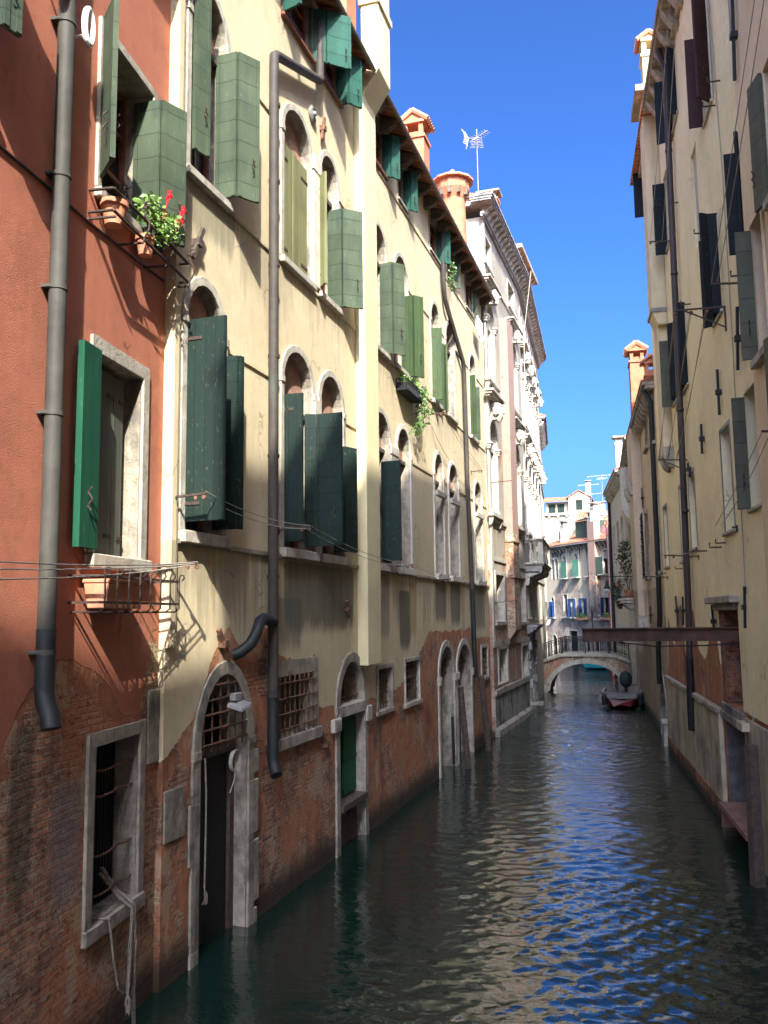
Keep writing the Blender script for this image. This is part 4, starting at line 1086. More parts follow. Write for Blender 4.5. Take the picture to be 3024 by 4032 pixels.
# second facade, angled back
c2s = [1.5, 3.85, 6.2, 8.55, 10.9]
ops = []
for c in c2s: ops += [(c - .62, c + .62, 8.45 if c > 5 else 8.1, 12.2, 11.25, .34), (c - .62, c + .62, 13.78, 17.05, 16.35, .34), (c - .5, c + .5, 18.6, 19.75, None, .3)]
ops += [(.5, 3.3, -.9, 3.5, None, .9), (.6, 1.5, 4.3, 6.2, None, .5), (2.1, 3.0, 4.3, 6.2, None, .5), (5.2, 6.3, 4.2, 6.0, None, .3), (9.2, 10.2, 4.2, 6.0, None, .3)]
mb = MB(); facade(mb, 0, 14.0, -1, 20.4, ops, 0, 1); mb.poly([(14.0, 0, -1), (14.0, -9, -1), (14.0, -9, 20.4), (14.0, 0, 20.4)])
M['wall_pal2'] = plain('pale_stone_facing', (.36,.32,.24), .18, 3, .8, streak=.6, dirt=(.3,.25,.19), dirt_lo=.52, dirt_hi=.7, bump=.003)
frame(mb.build('wall', [M['wall_pal2'], M['stone']], pal), PA2, pal)
for c in c2s:
    pal_window(pal, PA2, c - .62, c + .62, 8.45, 11.05, 12.2, 13.0, sc=1.1)
    pal_window(pal, PA2, c - .62, c + .62, 13.78, 16.15, 17.05, 17.6)
    w = frame(surround(MB(), c - .5, c + .5, 18.6, 19.75, None, .13).build('window', M['stone'], pal), PA2, pal)
    pane_mesh(MB(), c - .5, c + .5, 18.6, 19.75, None, -.29).build('pane', M['dark'], w)
for a, b in ((.6, 1.5), (2.1, 3.0), (5.2, 6.3), (9.2, 10.2)):
    w = frame(surround(MB(), a, b, 4.2 if a > 5 else 4.3, 6.0 if a > 5 else 6.2, None, .14).build('window', M['stone'], pal), PA2, pal)
    pane_mesh(MB(), a, b, 4.2, 6.2, None, -.28 if a > 5 else -.48).build('pane', M['dark'], w)
for z, p, h in ((18.32, .06, .12), (13.50, .09, .14), (6.3, .06, .2)):
    frame(MB().box(0, 14, .003, p, z, z + h).build('string_course', M['stone'], pal), PA2, pal)
# dark rusticated portal with its hood
g = MB().box(.5, 3.3, -.88, -.8, -1, 3.5)
g = frame(g.build('water_gate', M['wood_dark'], pal), PA2, pal)
for x0 in (-.05, 3.3):
    z = -.6; i = 0
    while z < 3.5:
        e = .04 if i % 2 else .12
        MB().box(x0 - e*.3, x0 + .5 + e*.3, .004, .06 + e, z, z + .40).build('rusticated_block', M['stone_grey'], g, bevel=.03); z += .43; i += 1
m = MB()
for i, e in enumerate((.18, .3, .42, .5)): m.box(-.3 - e*.3, 4.1 + e*.3, .004, e, 3.62 + i*.1, 3.715 + i*.1)
m.build('hood', M['stone_grey'], g)
m = MB(); m.box(-.1, 3.9, .0, .5, -.3, -.02); m.box(-.1, .5, .0, .62, .35, .5); m.build('step', M['stone_dirty'], g)
# balcony
bal = MB()
for i, e in enumerate((.0, .06, .12)): bal.box(-.35 - e, 5.2 + e, .0, .82 + e, 6.72 + i*.07, 6.78 + i*.07)
bal = frame(bal.build('balcony', M['stone'], pal), PA2, pal)
m = MB()
for i, e in enumerate((.0, .04, .08)):
    for (a, b, c, d) in ((-.35 - e, 5.2 + e, .66 - e, .84 + e), (-.35 - e, -.17 + e, 0, .84 + e), (5.02 - e, 5.2 + e, 0, .84 + e)): m.box(a, b, c, d, 7.86 + i*.06, 7.915 + i*.06)
m.build('handrail', M['stone'], bal)
def baluster(s, o, z0, h, par):
    k = h / .95
    MB().lathe((s, o, z0), [(.085,0),(.085,.08*k),(.05,.12*k),(.095,.3*k),(.075,.45*k),(.045,.62*k),(.05,.78*k),(.085,.84*k),(.085,.95*k)], 9).build('baluster', M['stone'], par, smooth=True)
for s in [-.26] + [.35 + i*.45 for i in range(10)]: baluster(s, .75, 6.9, .95, bal)
for o in (.28, .5): baluster(-.26, o, 6.9, .95, bal)
for s in (-.26, 2.4, 5.1):
    m = MB(); m.box(s - .12, s + .12, .62, .86, 6.9, 7.86); 
    m.build('pedestal', M['stone'], bal)
for s in (-.2, 1.6, 3.4, 5.0):
    MB().prism([(0, 5.9), (.12, 5.85), (.2, 6.0), (.22, 6.25), (.5, 6.35), (.74, 6.45), (.8, 6.6), (.78, 6.72), (0, 6.72)], 's', s - .12, s + .12).build('balcony_bracket', M['stone'], bal)
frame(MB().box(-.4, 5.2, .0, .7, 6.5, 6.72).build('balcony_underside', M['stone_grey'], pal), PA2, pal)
# great cornice
for fr, s0, s1, n in ((PA1, 1.35, 9.85, 16), (PA2, -.05, 14.3, 26)):
    co = MB()
    for z, e in ((20.30, .10), (20.40, .16)): co.box(s0, s1, .003, e, z, z + .09)
    for z, e in ((20.80, .50), (20.88, .55), (20.97, .60)): co.box(s0 - (e*.6 if fr is PA1 else 0), s1, -.3, e, z, z + .085)
    co.box(s0, s1, -9, -.3, 20.8, 21.0)
    co = frame(co.build('cornice', M['stone_grey'], pal), fr, pal)
    for i in range(n):
        s = s0 + .35 + (s1 - s0 - .5) * i / (n - 1)
        MB().prism([(.0, 20.42), (.14, 20.42), (.22, 20.5), (.26, 20.62), (.38, 20.68), (.46, 20.74), (.46, 20.8), (0, 20.8)], 's', s - .10, s + .10).build('modillion', M['stone'], co)
    MB().prism([(.52, 21.05), (.52, 21.1), (-9, 23.6), (-9, 21.05)], 's', s0, s1).build('roof_tiles', M['tile'], co)
chimney(pal, 10.4, -1.35, 21, 25.3, .65, .9, 'slab')['label'] = 'tall orange chimney behind the palace cornice'
up = MB().box(14.5, 19.5, -5.5, -.9, 21, 24.4)
up = frame(up.build('attic_storey', M['orange'], pal), PA1, pal)
m = MB(); m.box(14.2, 20, -6, -.35, 24.4, 24.62)
for i in range(9): m.prism([(-.9, 24.1), (-.62, 24.16), (-.5, 24.3), (-.5, 24.4), (-.9, 24.4)], 's', 14.5 + i*.6, 14.7 + i*.6)
m.build('attic_cornice', M['stone_dirty'], up)
MB().tube([(9.6, .75, 21.1), (9.65, .3, 18), (9.6, .2, 12)], .02, 5).build('cable', M['line'], pal)
for s, z in ((1.7, 9.6), (2.1, 5.0)): MB().bar((s, 0, z), (s, .9, z + .05), .03, .03).build('iron_bracket', M['iron'], pal)

# ================================================================ white house beyond the footbridge (left)
M['wall_white'] = plain('bleached_stone_wall', (.40,.365,.275), .14, 2.5, .8, streak=.3, dirt=(.36,.31,.24), dirt_lo=.55, dirt_hi=.72, bump=.003)
whi = empty('white_house', 'bright sunlit white stone house just beyond the left end of the footbridge', 'house', WHI)
wops = [(1.2, 2.2, z, z + 2.6, None, .25) for z in (5.4, 9.6)] + [(4.2, 5.3, z, z + 2.6, None, .25) for z in (5.4, 9.6)] + [(7, 8, z, z + 2.6, None, .25) for z in (5.4, 9.6)] + [(3.0, 4.2, 1.0, 3.2, 2.6, .25)]
mb = MB(); facade(mb, 0, 9.03, -1, 17, wops); sides(mb, 0, 9.03, 9, -1, 17)
mb.build('wall', [M['wall_white'], M['stone']], whi)
for q in wops:
    w = window(whi, *q[:5], .14, .25, 'stone', 'dark', casement=False, sill_w=.2)
co = MB()
for z, e in ((16.8, .2), (16.95, .42), (17.05, .5)): co.box(-.1, 9.2, .003, e, z, z + .1)
co = co.build('cornice', M['stone_grey'], whi)
for i in range(13): MB().prism([(0, 16.5), (.2, 16.55), (.38, 16.8), (0, 16.8)], 's', .1 + i*.7, .3 + i*.7).build('modillion', M['stone'], co)
MB().prism([(.5, 17.1), (.5, 17.16), (-9, 20), (-9, 17.1)], 's', -.1, 9.1).build('roof', M['tile'], whi)
for z in (4.1, 8.3, 12.9): MB().box(0, 9.03, .003, .08, z, z + .16).build('string_course', M['stone'], whi)
m = MB()
for i in range(4): m.prism([(0, 3.7), (.2, 3.8), (.28, 4.1), (0, 4.1)], 's', 5 + i*.9, 5.25 + i*.9)
m.build('corbel', M['stone'], whi)
chimney(whi, 3.4, -.35, 17, 18.6, .72, .6, 'house', 'stone_dirty')['label'] = 'grey chimney with a tiled roof against the sky'
MB().box(7.2, 8.4, -1.6, -.1, 11, 14.6).build('annex', plain('dull_red_boards', (.22,.06,.045), .2, 4, .8), whi)
m = MB(); m.box(6.6, 9.03, -.1, .02, -1, .9); m.build('plinth', M['stone_dirty'], whi)

# ================================================================ footbridge
br = empty('footbridge', 'small arched brick and stone footbridge with a wrought iron railing', 'bridge', None, (-3.0, 51.5, 0))
Y0, Y1 = 0.0, 3.0       # near and far faces, along the canal
def deck(x):            # top edge of the stone coping
    a = abs(x + .02)
    return 2.22 if a < 1.36 else 2.22 - (a - 1.36) * .33
def ring(x, rx, top, spr=.1): return spr + (top - spr) * math.sqrt(max(0, 1 - (x / rx) ** 2))
N = 28; XS = [-2.45 + 4.9 * i / N for i in range(N + 1)]
def bpoly(m, pts, y0, y1, k=0): return m.prism([(x, z) for x, z in pts], 'o', -y0, -y1, k)
m = MB()
for x0, x1 in zip(XS, XS[1:]):
    b0, b1 = ring(x0, 2.32, 1.9), ring(x1, 2.32, 1.9)
    bpoly(m, [(x0, b0 if abs(x0) < 2.32 else -1), (x1, b1 if abs(x1) < 2.32 else -1), (x1, deck(x1) - .16), (x0, deck(x0) - .16)], Y0, Y1)
m.build('brick_spandrel', M['brick'], br)
m = MB()
aa = [math.pi * i / 24 for i in range(25)]
for a0, a1 in zip(aa, aa[1:]):
    pin = lambda a: (-2.08 * math.cos(a), .1 + 1.56 * math.sin(a)); pout = lambda a: (-2.34 * math.cos(a), .1 + 1.82 * math.sin(a))
    bpoly(m, [pin(a0), pin(a1), pout(a1), pout(a0)], Y0 - .05, Y0 + .35)
    bpoly(m, [pin(a0), pin(a1), pout(a1), pout(a0)], Y1 - .35, Y1 + .05)
    bpoly(m, [(pin(a0)[0], pin(a0)[1] + .03), (pin(a1)[0], pin(a1)[1] + .03), pout(a1), pout(a0)], Y0 + .35, Y1 - .35, 1)
m.build('arch_ring', [M['stone'], M['brick']], br)
m = MB()
for x0, x1 in zip(XS, XS[1:]):
    for y in (Y0 - .09, Y1 - .25): bpoly(m, [(x0, deck(x0) - .16), (x1, deck(x1) - .16), (x1, deck(x1)), (x0, deck(x0))], y, y + .34)
    bpoly(m, [(x0, deck(x0) - .15), (x1, deck(x1) - .15), (x1, deck(x1) - .06), (x0, deck(x0) - .06)], Y0 + .25, Y1 - .25)
m.build('coping', M['stone'], br)
for y in (Y0 + .06, Y1 - .06):
    rl = MB(); top = lambda x: deck(x) + .90
    for dz in (.90, .80, .08):
        P = [(x, -y, deck(x) + dz) for x in (-2.42, -1.38, 1.34, 2.42)]
        rl.tube(P, .028 if dz == .9 else .016, 6)
    rl = rl.build('railing', M['black'], br)
    for x in (-2.4, -1.38, -1.30, 1.26, 1.34, 2.4, -.02):
        MB().tube([(x, -y, deck(x)), (x, -y, deck(x) + .94)], .032, 6).build('post', M['black'], rl)
    m = MB(); x = -2.34
    while x < 2.36:
        m.tube([(x, -y, deck(x) + .08), (x, -y, deck(x) + .8)], .010, 4)
        if abs(x) > 1.4:
            for cz in (.2, .68): m.tube([(x + .07 + .06*math.cos(a), -y, deck(x) + cz + .1*math.sin(a)) for a in [q*.7 for q in range(10)]], .009, 4, cap=False)
        else:
            m.tube([(x + .05, -y, deck(x) + .1), (x + .07, -y, deck(x) + .45), (x + .05, -y, deck(x) + .8)], .008, 4)
            m.tube([(x + .06 + .04*math.cos(a), -y, deck(x) + .7 + .05*math.sin(a)) for a in [q*.8 for q in range(9)]], .008, 4, cap=False)
        x += .145
    m.build('scrollwork', M['black'], rl)
m = MB()
for x0, x1 in ((-3.2, -2.2), (2.3, 3.2)): m.box(x0, x1, -3.2, .1, -1, .45)
m.build('abutment', M['stone_dirty'], br)

# ================================================================ boat moored before the bridge
bt = empty('motorboat', 'small grey and red motorboat moored bow-on against the right bank', 'boat', None, (-.93, 43.3, 0))
hull_red = plain('red_hull_paint', (.12,.014,.012), .15, 3, .4, spec=.4, dirt=(.05,.02,.02)); hull_grey = plain('grey_gunwale_paint', (.17,.17,.16), .15, 4, .5, spec=.4)
L = 4.7; T = [0, .08, .2, .4, .65, 1.0]
def sec(t):      # half-width at gunwale, at chine, keel height, gunwale height
    wg = .93 * min(1, (t / .22 + .45) ** .5) if t < .3 else .95
    if t == 0: wg = .62
    return wg, wg * (.62 if t < .1 else .8), -.12 + .34 * max(0, 1 - t / .25) ** 2, .62 + .14 * (1 - t)
def hullstrip(m, f, k):
    rows = [[f(t, i) for i in range(len(f(0, None)))] if False else f(t) for t in T]
    n = len(rows[0]); vs = [p for r in rows for p in r]
    m.mesh(vs, [(j*n+i, j*n+i+1, (j+1)*n+i+1, (j+1)*n+i) for j in range(len(rows)-1) for i in range(n-1)], k)
    return rows
m = MB()
def low(t):
    wg, wc, kz, gz = sec(t); y = -t * L
    return [(-wg*.97, y, gz - .26), (-wc, y + .1, .12), (0, y + (.25 if t == 0 else .05), kz), (wc, y + .1, .12), (wg*.97, y, gz - .26)]
rows = hullstrip(m, low, 0); m.poly(rows[0], 0); m.poly(rows[-1], 0)
m.build('hull', hull_red, bt)
m = MB()
def side(sg):
    def f(t):
        wg, wc, kz, gz = sec(t); y = -t * L
        return [(sg*wg*.97, y, gz - .26), (sg*(wg + .06), y - .0, gz - .08), (sg*(wg + .05), y, gz), (sg*(wg - .1), y, gz + .0), (sg*(wg - .12), y, gz - .1)]
    return f
for sg in (-1, 1): hullstrip(m, side(sg), 0)
wg, wc, kz, gz = sec(0)
for z0, z1, e in ((gz - .26, gz - .08, .04), (gz - .08, gz, .07)):
    m.hexa([(-wg - .05, 0, z0), (0, e + .22, z0), (0, .02, z0), (-wg + .05, -.1, z0), (-wg - .05, 0, z1), (0, e + .24, z1), (0, .02, z1), (-wg + .05, -.1, z1)])
    m.hexa([(wg + .05, 0, z0), (0, e + .22, z0), (0, .02, z0), (wg - .05, -.1, z0), (wg + .05, 0, z1), (0, e + .24, z1), (0, .02, z1), (wg - .05, -.1, z1)])
m.build('gunwale', hull_grey, bt)
MB().poly([(-.6, -.05, .66), (0, .15, .68), (.6, -.05, .66), (.85, -1.3, .6), (-.85, -1.3, .6)]).build('foredeck', plain('pale_deck', (.33,.32,.3), .2, 4, .7), bt)
MB().box(-.85, .85, -L + .1, -1.3, .12, .16).build('floor', M['wood_grey'], bt)
for y in (-2.2, -3.4): MB().box(-.86, .86, y - .15, y + .15, .42, .47).build('thwart', M['wood_grey'], bt)
m = MB().lathe((.15, -L - .1, .62), [(.10, 0), (.24, .10), (.33, .32), (.33, .55), (.25, .74), (.08, .84)], 12)
mo = m.build('outboard_motor', plain('motor_cover_cloth', (.02,.027,.035), .3, 4, .6), bt, smooth=True)
MB().box(.05, .25, -L - .2, -L, -.5, .65).build('motor_leg', M['black'], mo)
for x, y, z in ((-.84, -.35, .36), (-1.02, -.9, .34), (.84, -.3, .36), (1.0, -1.0, .34)):
    MB().lathe((x, y, z - .24), [(.04, 0), (.10, .06), (.11, .24), (.10, .42), (.04, .48)], 9).build('fender', M['black'] if x > 0 or y > -.5 else M['lead'], bt, smooth=True)
MB().tube([(.0, .0, .72), (.05, -.15, .82), (-.06, -.2, .72)], .03, 6).build('cleat', M['iron'], bt)

# cyan boat seen under the arch
cb = empty('moored_boat', 'turquoise boat glimpsed far off under the footbridge arch', 'boat', None, (-3.6, 74.0, 0))
m = MB(); m.hexa([(-.8,0,0),(.8,0,0),(.9,-4,0),(-.9,-4,0),(-1,.3,.5),(1,.3,.5),(1.05,-4,.5),(-1.05,-4,.5)])
m.build('hull', plain('turquoise_paint', (.03,.42,.48), .1, 3, .5), cb, bevel=.04)
MB().box(-1.06, 1.06, -4.02, .2, .5, .56).build('gunwale', M['stone_white'], cb)
# ================================================================ tall pale yellow house (right)
M['wall_yel'] = wall_mat('pale_yellow_plaster_wall', (.79,.675,.405), (.72,.605,.355), [(0,2.6),(.6,4.4),(1.6,3.6),(2.2,3.5),(3.2,4.7),(4.2,4.75),(4.6,3.4),(5.2,4.5),(6.6,4.6),(7.2,3.6),(8.2,3.3),(9.2,4.2),(9.9,4.2),(10.3,3.4),(12.8,2.65),(25,2.6)],
                         25., bricks=((.30,.10,.06),(.22,.085,.06)), mortar=(.3,.22,.17), render=(.36,.15,.075), render_amt=.62, wob=.12, foot=.7, fine=.5)
yel = empty('yellow_house', 'tall pale yellow house on the right bank with dark shutters and a long brown downpipe', 'house', YEL)
LY = YEL.L
# (a, b, z0, z1): clear openings
YW = {'brown': (12.3,13.2,15.05,17.1), 'mid': (12.1,13.0,10.65,12.6), 'midfar': (6.9,8.0,10.45,12.5), 'high': (7.4,8.7,17.5,19.3), 'near': (14.9,15.6,10.75,12.6),
      'low': (14.5,15.8,6.4,8.5), 'g1': (11.95,12.95,6.2,8.3), 'g2': (7.0,8.0,6.2,8.15), 'g3': (.9,1.85,6.05,8.0), 'g4': (5.0,5.8,6.0,8.1), 'blind': (10.2,10.95,13.1,15.4), 'blind2': (14.9,15.7,15.1,18.2),
      'far': (4.9,5.7,10.6,12.6), 'far2': (5.2,6.3,15.2,17.4), 'edge': (.6,1.4,18.4,20.0)}
niche = (10.35, 12.95, 2.62, 4.72, None, 1.0); door = (10.55, 12.95, -.9, 2.2, None, .9)
ops = [(*q, None, .07 if k.startswith('blind') else .26) for k, q in YW.items() if k != 'edge'] + [niche, door]
mb = MB(); facade(mb, 0, LY, -1, 19.75, ops, 0, 0); sides(mb, 0, LY, 9, -1, 19.75)
mb.build('wall', M['wall_yel'], yel)
for k in ('blind', 'blind2'):
    a, b, z0, z1 = YW[k]
    pane_mesh(MB(), a, b, z0, z1, None, -.065).build('blind_panel', plain('grey_blind_panel', (.42,.38,.30), .06, 3, .9) if k == 'blind' else M['stone_grey'], yel)
def yw(k, label=None, fm='wall_yel', inner='dark', fw=.05, **kw):
    return window(yel, *YW[k], None, fw, .26, fm, inner, casement=kw.pop('casement', False), sill_w=.1, sill_d=kw.pop('sill_d', .06), sill_h=.07, proud=.015, label=label, sill_mat=kw.pop('sm', 'stone'))
w = yw('brown', 'high window with oxblood shutters')
shutter(w, M['sh_brown'], 12.3, 15.0, 17.05, [(.31, 94)], o=.03, hook=False); shutter(w, M['sh_brown'], 13.18, 15.0, 17.3, [(.42, 45)], o=.03)
w = yw('mid', 'window with blackish shutters under the triangular clothesline bracket')
shutter(w, M['sh_navy'], 12.1, 10.6, 12.55, [(.16, 90), (.20, 125)], o=-.1); shutter(w, M['sh_navy'], 12.98, 10.6, 12.7, [(.24, 90), (.2, 60)], o=-.05, hook=False)
w = yw('midfar', 'window with blackish shutters crossed by three clotheslines')
shutter(w, M['sh_navy'], 6.92, 10.4, 12.45, [(.16, 90), (.24, 120)], o=-.05); shutter(w, M['sh_navy'], 7.98, 10.4, 12.6, [(.32, 78)], o=-.1, hook=False)
w = yw('high', 'top window beneath the stone eaves with dark shutters')
shutter(w, M['sh_navy'], 7.42, 17.4, 19.2, [(.20, 95), (.24, 110)], o=-.02, hook=False); shutter(w, M['sh_navy'], 8.68, 17.45, 19.5, [(.26, 85)], o=-.02, hook=False)
w = yw('near', 'window near the house corner with one wide blackish shutter')
shutter(w, M['sh_navy'], 15.58, 10.75, 12.6, [(.34, 94)], o=-.02, hook=False); shutter(w, M['sh_navy'], 15.62, 10.75, 12.9, [(.2, 30)], o=.05, hook=False)
w = yw('low', 'large dark open window with a dull olive shutter near the corner')
shutter(w, M['sh_mud'], 14.52, 6.4, 8.45, [(.24, 96)], o=.0); shutter(w, M['sh_navy'], 15.78, 6.4, 8.45, [(.2, 80)], o=-.1, hook=False)
w = yw('far', 'window half behind the tall downpipe with an olive shutter')
shutter(w, M['sh_mud'], 4.92, 10.55, 12.55, [(.36, 95)], o=-.02, hook=False); shutter(w, M['sh_navy'], 5.68, 10.55, 12.6, [(.2, 80)], o=-.02, hook=False)
w = yw('far2', 'high window beside the chimney breast with dark shutters')
shutter(w, M['sh_navy'], 5.22, 15.1, 17.3, [(.36, 96)], o=-.02, hook=False)
for k, c in (('g1', 'sh_navy'), ('g2', 'sh_navy'), ('g3', 'sh_navy'), ('g4', 'sh_grey')):
    w = yw(k, fw=.09, sill_d=.08, fm='stone_grey')
    a, b, z0, z1 = YW[k]
    shutter(w, M[c], b - .02, z0, z1 - .03, [(.34, 176), (.3, 184)], o=-.2, hook=False)
    x = a - .12; MB().tube([(x, .0, z0 - .2), (x, .2, z0 - .2), (x, .2, z0 - .12)], .016, 5).build('shutter_hook', M['iron'], w)
sh = shutter(yel, M['sh_navy'], .9, 18.3, 20.0, [(.45, 95)], o=.02, hook=False)
for s, z in ((13.5, 14.75), (11.6, 12.9), (15.2, 10.5), (11.3, 5.95), (9.0, 12.2), (14.1, 14.9), (9.4, 6.0), (7.9, 15.4)):
    MB().tube([(s, .0, z), (s, .24, z), (s, .24, z + .1)], .018, 5).build('shutter_hook', M['iron'], yel)
# eaves: stone cornice on corbels, stepping round the chimney breast
co = MB()
for z, e in ((19.42, .12), (19.72, .44), (19.82, .5)): co.box(5.0, LY + .0, .003, e, z, z + .09)
co.box(3.2, 5.0, .003, .66, 20.5, 20.7); co.box(0, 3.2, .003, .28, 19.72, 19.9)
co = co.build('cornice', M['stone_dirty'], yel)
for i in range(13): MB().prism([(0, 19.25), (.16, 19.3), (.3, 19.5), (.42, 19.72), (0, 19.72)], 's', 5.4 + i*.8, 5.66 + i*.8).build('corbel', M['stone_dirty'], co)
MB().prism([(.5, 19.92), (.5, 19.98), (-9, 22.6), (-9, 19.92)], 's', 0, LY).build('roof', M['tile'], yel)
# chimney breast with two steps and a corbelled foot
m = MB().box(3.3, 4.25, .0, .28, 9.3, 20.4); m.prism([(.0, 13.2), (.28, 13.2), (.44, 13.6), (.44, 20.5), (.0, 20.5)], 's', 3.5, 4.5)
cbm = plain('beige_stack_plaster', (.56,.46,.28), .08, 2, .9, streak=.25, bump=.003)
b_ = m.build('chimney_breast', cbm, yel, bevel=.02)
for s in (3.3, 4.15):
    MB().prism([(0, 8.85), (.12, 8.87), (.22, 8.98), (.29, 9.2), (.30, 9.5), (0, 9.5)], 's', s - .12, s + .14).build('corbel', M['stone_dirty'], b_, bevel=.02)
MB().box(3.46, 4.54, .0, .48, 13.6, 13.72).build('breast_band', M['stone_grey'], b_)
ch = chimney(yel, 4.05, .12, 20.4, 22.0, .6, .42, 'house', 'stack'); ch['label'] = 'pale chimney with a little tiled roof and open head'
# downpipe
m = MB(); m.tube([(8.1, .35, 19.7), (7.9, .14, 19.2), (7.62, .14, 17), (7.1, .14, 9), (6.7, .14, 4.4), (6.5, .15, 3.3)], .085, 10)
m.tube([(6.5, .15, 3.4), (6.4, .16, 2.0), (6.35, .17, 1.45)], [.095, .11, .09], 9, 1)
for z in (17.0, 13.6, 9.9, 7.2): m.tube([(7.16 + (z - 9)*.058, .14, z), (7.16 + (z - 9)*.058, .14, z + .06)], .10, 10)
m.build('downpipe', [M['pipe_dark'], M['black']], yel, smooth=True)
MB().tube([(13.6, .03, 17), (13.95, .03, 13), (13.9, .03, 9.6), (13.7, .03, 5), (13.8, .05, 2.4)], .012, 4).build('cable', M['line'], yel)
MB().tube([(13.42, .03, 18.6), (13.4, .03, 14.9)], .018, 4).build('cable', M['stone_white'], yel)
for s, z, l, t in ((14.55, 9.55, 1.15, 14), (12.35, 9.1, .95, 3), (9.9, 8.6, .7, 8), (10.1, 4.35, .75, -10), (3.6, 4.6, .9, -14), (5.0, 4.6, .8, 12), (13.75, 4.65, .78, 12), (7.6, 8.25, .45, -35)):
    tie_iron(yel, s, z, l, t, mat='black')
# grey render dado with its stone ledge
m = MB().box(-.02, 10.3, .003, .10, -1, 2.32)
dado = plain('grey_cement_render', (.39,.34,.24), .2, 2.2, .85, streak=.55, dirt=(.12,.105,.085), dirt_lo=.5, dirt_hi=.68, bump=.004)
m.build('dado', dado, yel)
m = MB()
for i in range(9):
    a = .0 + i*1.14; m.box(a, a + 1.13, .0, .15 + rng.uniform(-.02,.02), 2.33, 2.45)
m.build('ledge', M['stone_dirty'], yel, bevel=.015)
MB().box(-.03, 10.32, .10, .125, -1, .42).build('brick_footing', wall_mat('wet_brick', (.3,.1,.05), (.2,.07,.04), [(0,7.9),(25,7.9)], render_amt=.3, wob=0, foot=.3, bricks=((.24,.085,.045),(.16,.06,.035)), mortar=(.16,.12,.09)), yel)
# recess with its lintel, brick back and the landing stage
m = MB(); m.box(10.1, 13.15, .004, .24, 4.74, 4.9); m.box(10.4, 12.9, .0, .12, 4.6, 4.74)
m.build('lintel', M['stone_dirty'], yel, bevel=.02)
pane_mesh(MB(), 10.35, 12.95, 2.62, 4.72, None, -.98).build('niche_back', M['dark'], yel)
m = MB().box(10.36, 11.0, -.97, -.02, 2.64, 4.6); m.build('brick_pier', M['brick'] if False else wall_mat('red_brick_pier', (.3,.1,.05), (.2,.07,.04), [(0,7.9),(25,7.9)], render_amt=.2, wob=0, foot=.02, bricks=((.26,.085,.055),(.19,.065,.045)), mortar=(.2,.15,.12)), yel)
m = MB(); m.box(10.3, 13.0, -.9, .06, 2.25, 2.42); m.box(10.3, 13.0, -.9, .03, 2.42, 2.6); m.build('niche_sill', M['wall_base'], yel, bevel=.02)
pane_mesh(MB(), 10.55, 12.95, -.9, 2.2, None, -.6).box(10.555, 10.6, -.6, -.01, -.9, 2.19).build('recess_panel', plain('dark_grey_cement', (.085,.085,.085), .35, 4, .9, dirt=(.16,.15,.14)), yel)
m = MB(); m.box(10.7, 13.6, -.55, .26, .42, .52); m.box(10.7, 10.8, -.5, .22, -1, .42)
m.build('landing_stage', plain('reddish_planks', (.22,.12,.085), .25, 5, .8, streak=.4), yel)
m = MB(); m.box(12.96, LY, .003, .06, -1, 2.55); m.box(12.96, 13.5, .06, .2, 2.35, 2.5)
m.build('dado', dado, yel)
m = MB(); m.box(12.95, LY, .003, .05, 2.66, 4.9); m.build('plaster_lip', M['wall_yel'], yel)
pole('square dark wooden post standing by the landing stage on the right bank', YEL, 14.9, .36, 14.78, .3, 2.3, .13, 'wood_grey', True)

# steel beam
bm_ = empty('steel_beam', 'rusty steel I-beam jutting out of the yellow house over the canal', 'beam', YEL, (12.6, 0, 4.0))
m = MB(); Lb = 3.02
m.box(-.09, .09, -.9, Lb, 0, .025); m.box(-.09, .09, -.9, Lb, .245, .27); m.box(-.012, .012, -.9, Lb - .01, .025, .245)
m.build('girder', plain('rusty_dark_steel', (.055,.030,.020), .5, 4, .75, streak=.3, dirt=(.10,.045,.022), dirt_lo=.5, dirt_hi=.65), bm_)
MB().tube([(.05, -.2, -.03), (.05, .6, -.09), (.05, 1.6, -.10), (.05, 2.3, -.02)], .014, 5).build('cable', M['black'], bm_)

# ================================================================ ochre house at the right edge (nearest on the right)
M['wall_och'] = wall_mat('ochre_plaster_wall', (.68,.53,.335), (.61,.465,.285), [(0,2.6),(25,2.6)], 25., wob=.1, foot=.6, fine=.5)
och = empty('ochre_house', 'ochre plastered house at the right edge of the view, nearest on its bank', 'house', OCH)
ops = [(2.0, 3.0, z, z + 2.0, None, .26) for z in (6.6, 10.6, 14.6)] + [(.55, 1.3, 8.6, 10.8, None, .2)]
mb = MB(); facade(mb, 0, OCH.L, -1, 20.3, ops); sides(mb, 0, OCH.L, 10, -1, 20.3); mb.build('wall', M['wall_och'], och)
for q in ops: 
    w = window(och, *q[:5], .08, .2, 'wall_och', 'dark', casement=False, sill_w=.1, sm=None) if False else window(och, *q[:5], .08, .2, 'wall_och', 'dark', casement=False, sill_w=.1, sill_mat='stone')
    if q[0] < 1: shutter(w, M['sh_mud'], .57, 8.6, 10.75, [(.26, 97)], o=.02)
    else: shutter(w, M['sh_mud'], q[0], q[2], q[3], [(.45, 170)], o=.08)
MB().prism([(.6, 20.3), (.6, 20.4), (-10, 23), (-10, 20.3)], 's', 0, OCH.L).build('roof', M['tile'], och)
tie_iron(och, .42, 14.3, 1.5, 8, mat='black'); 
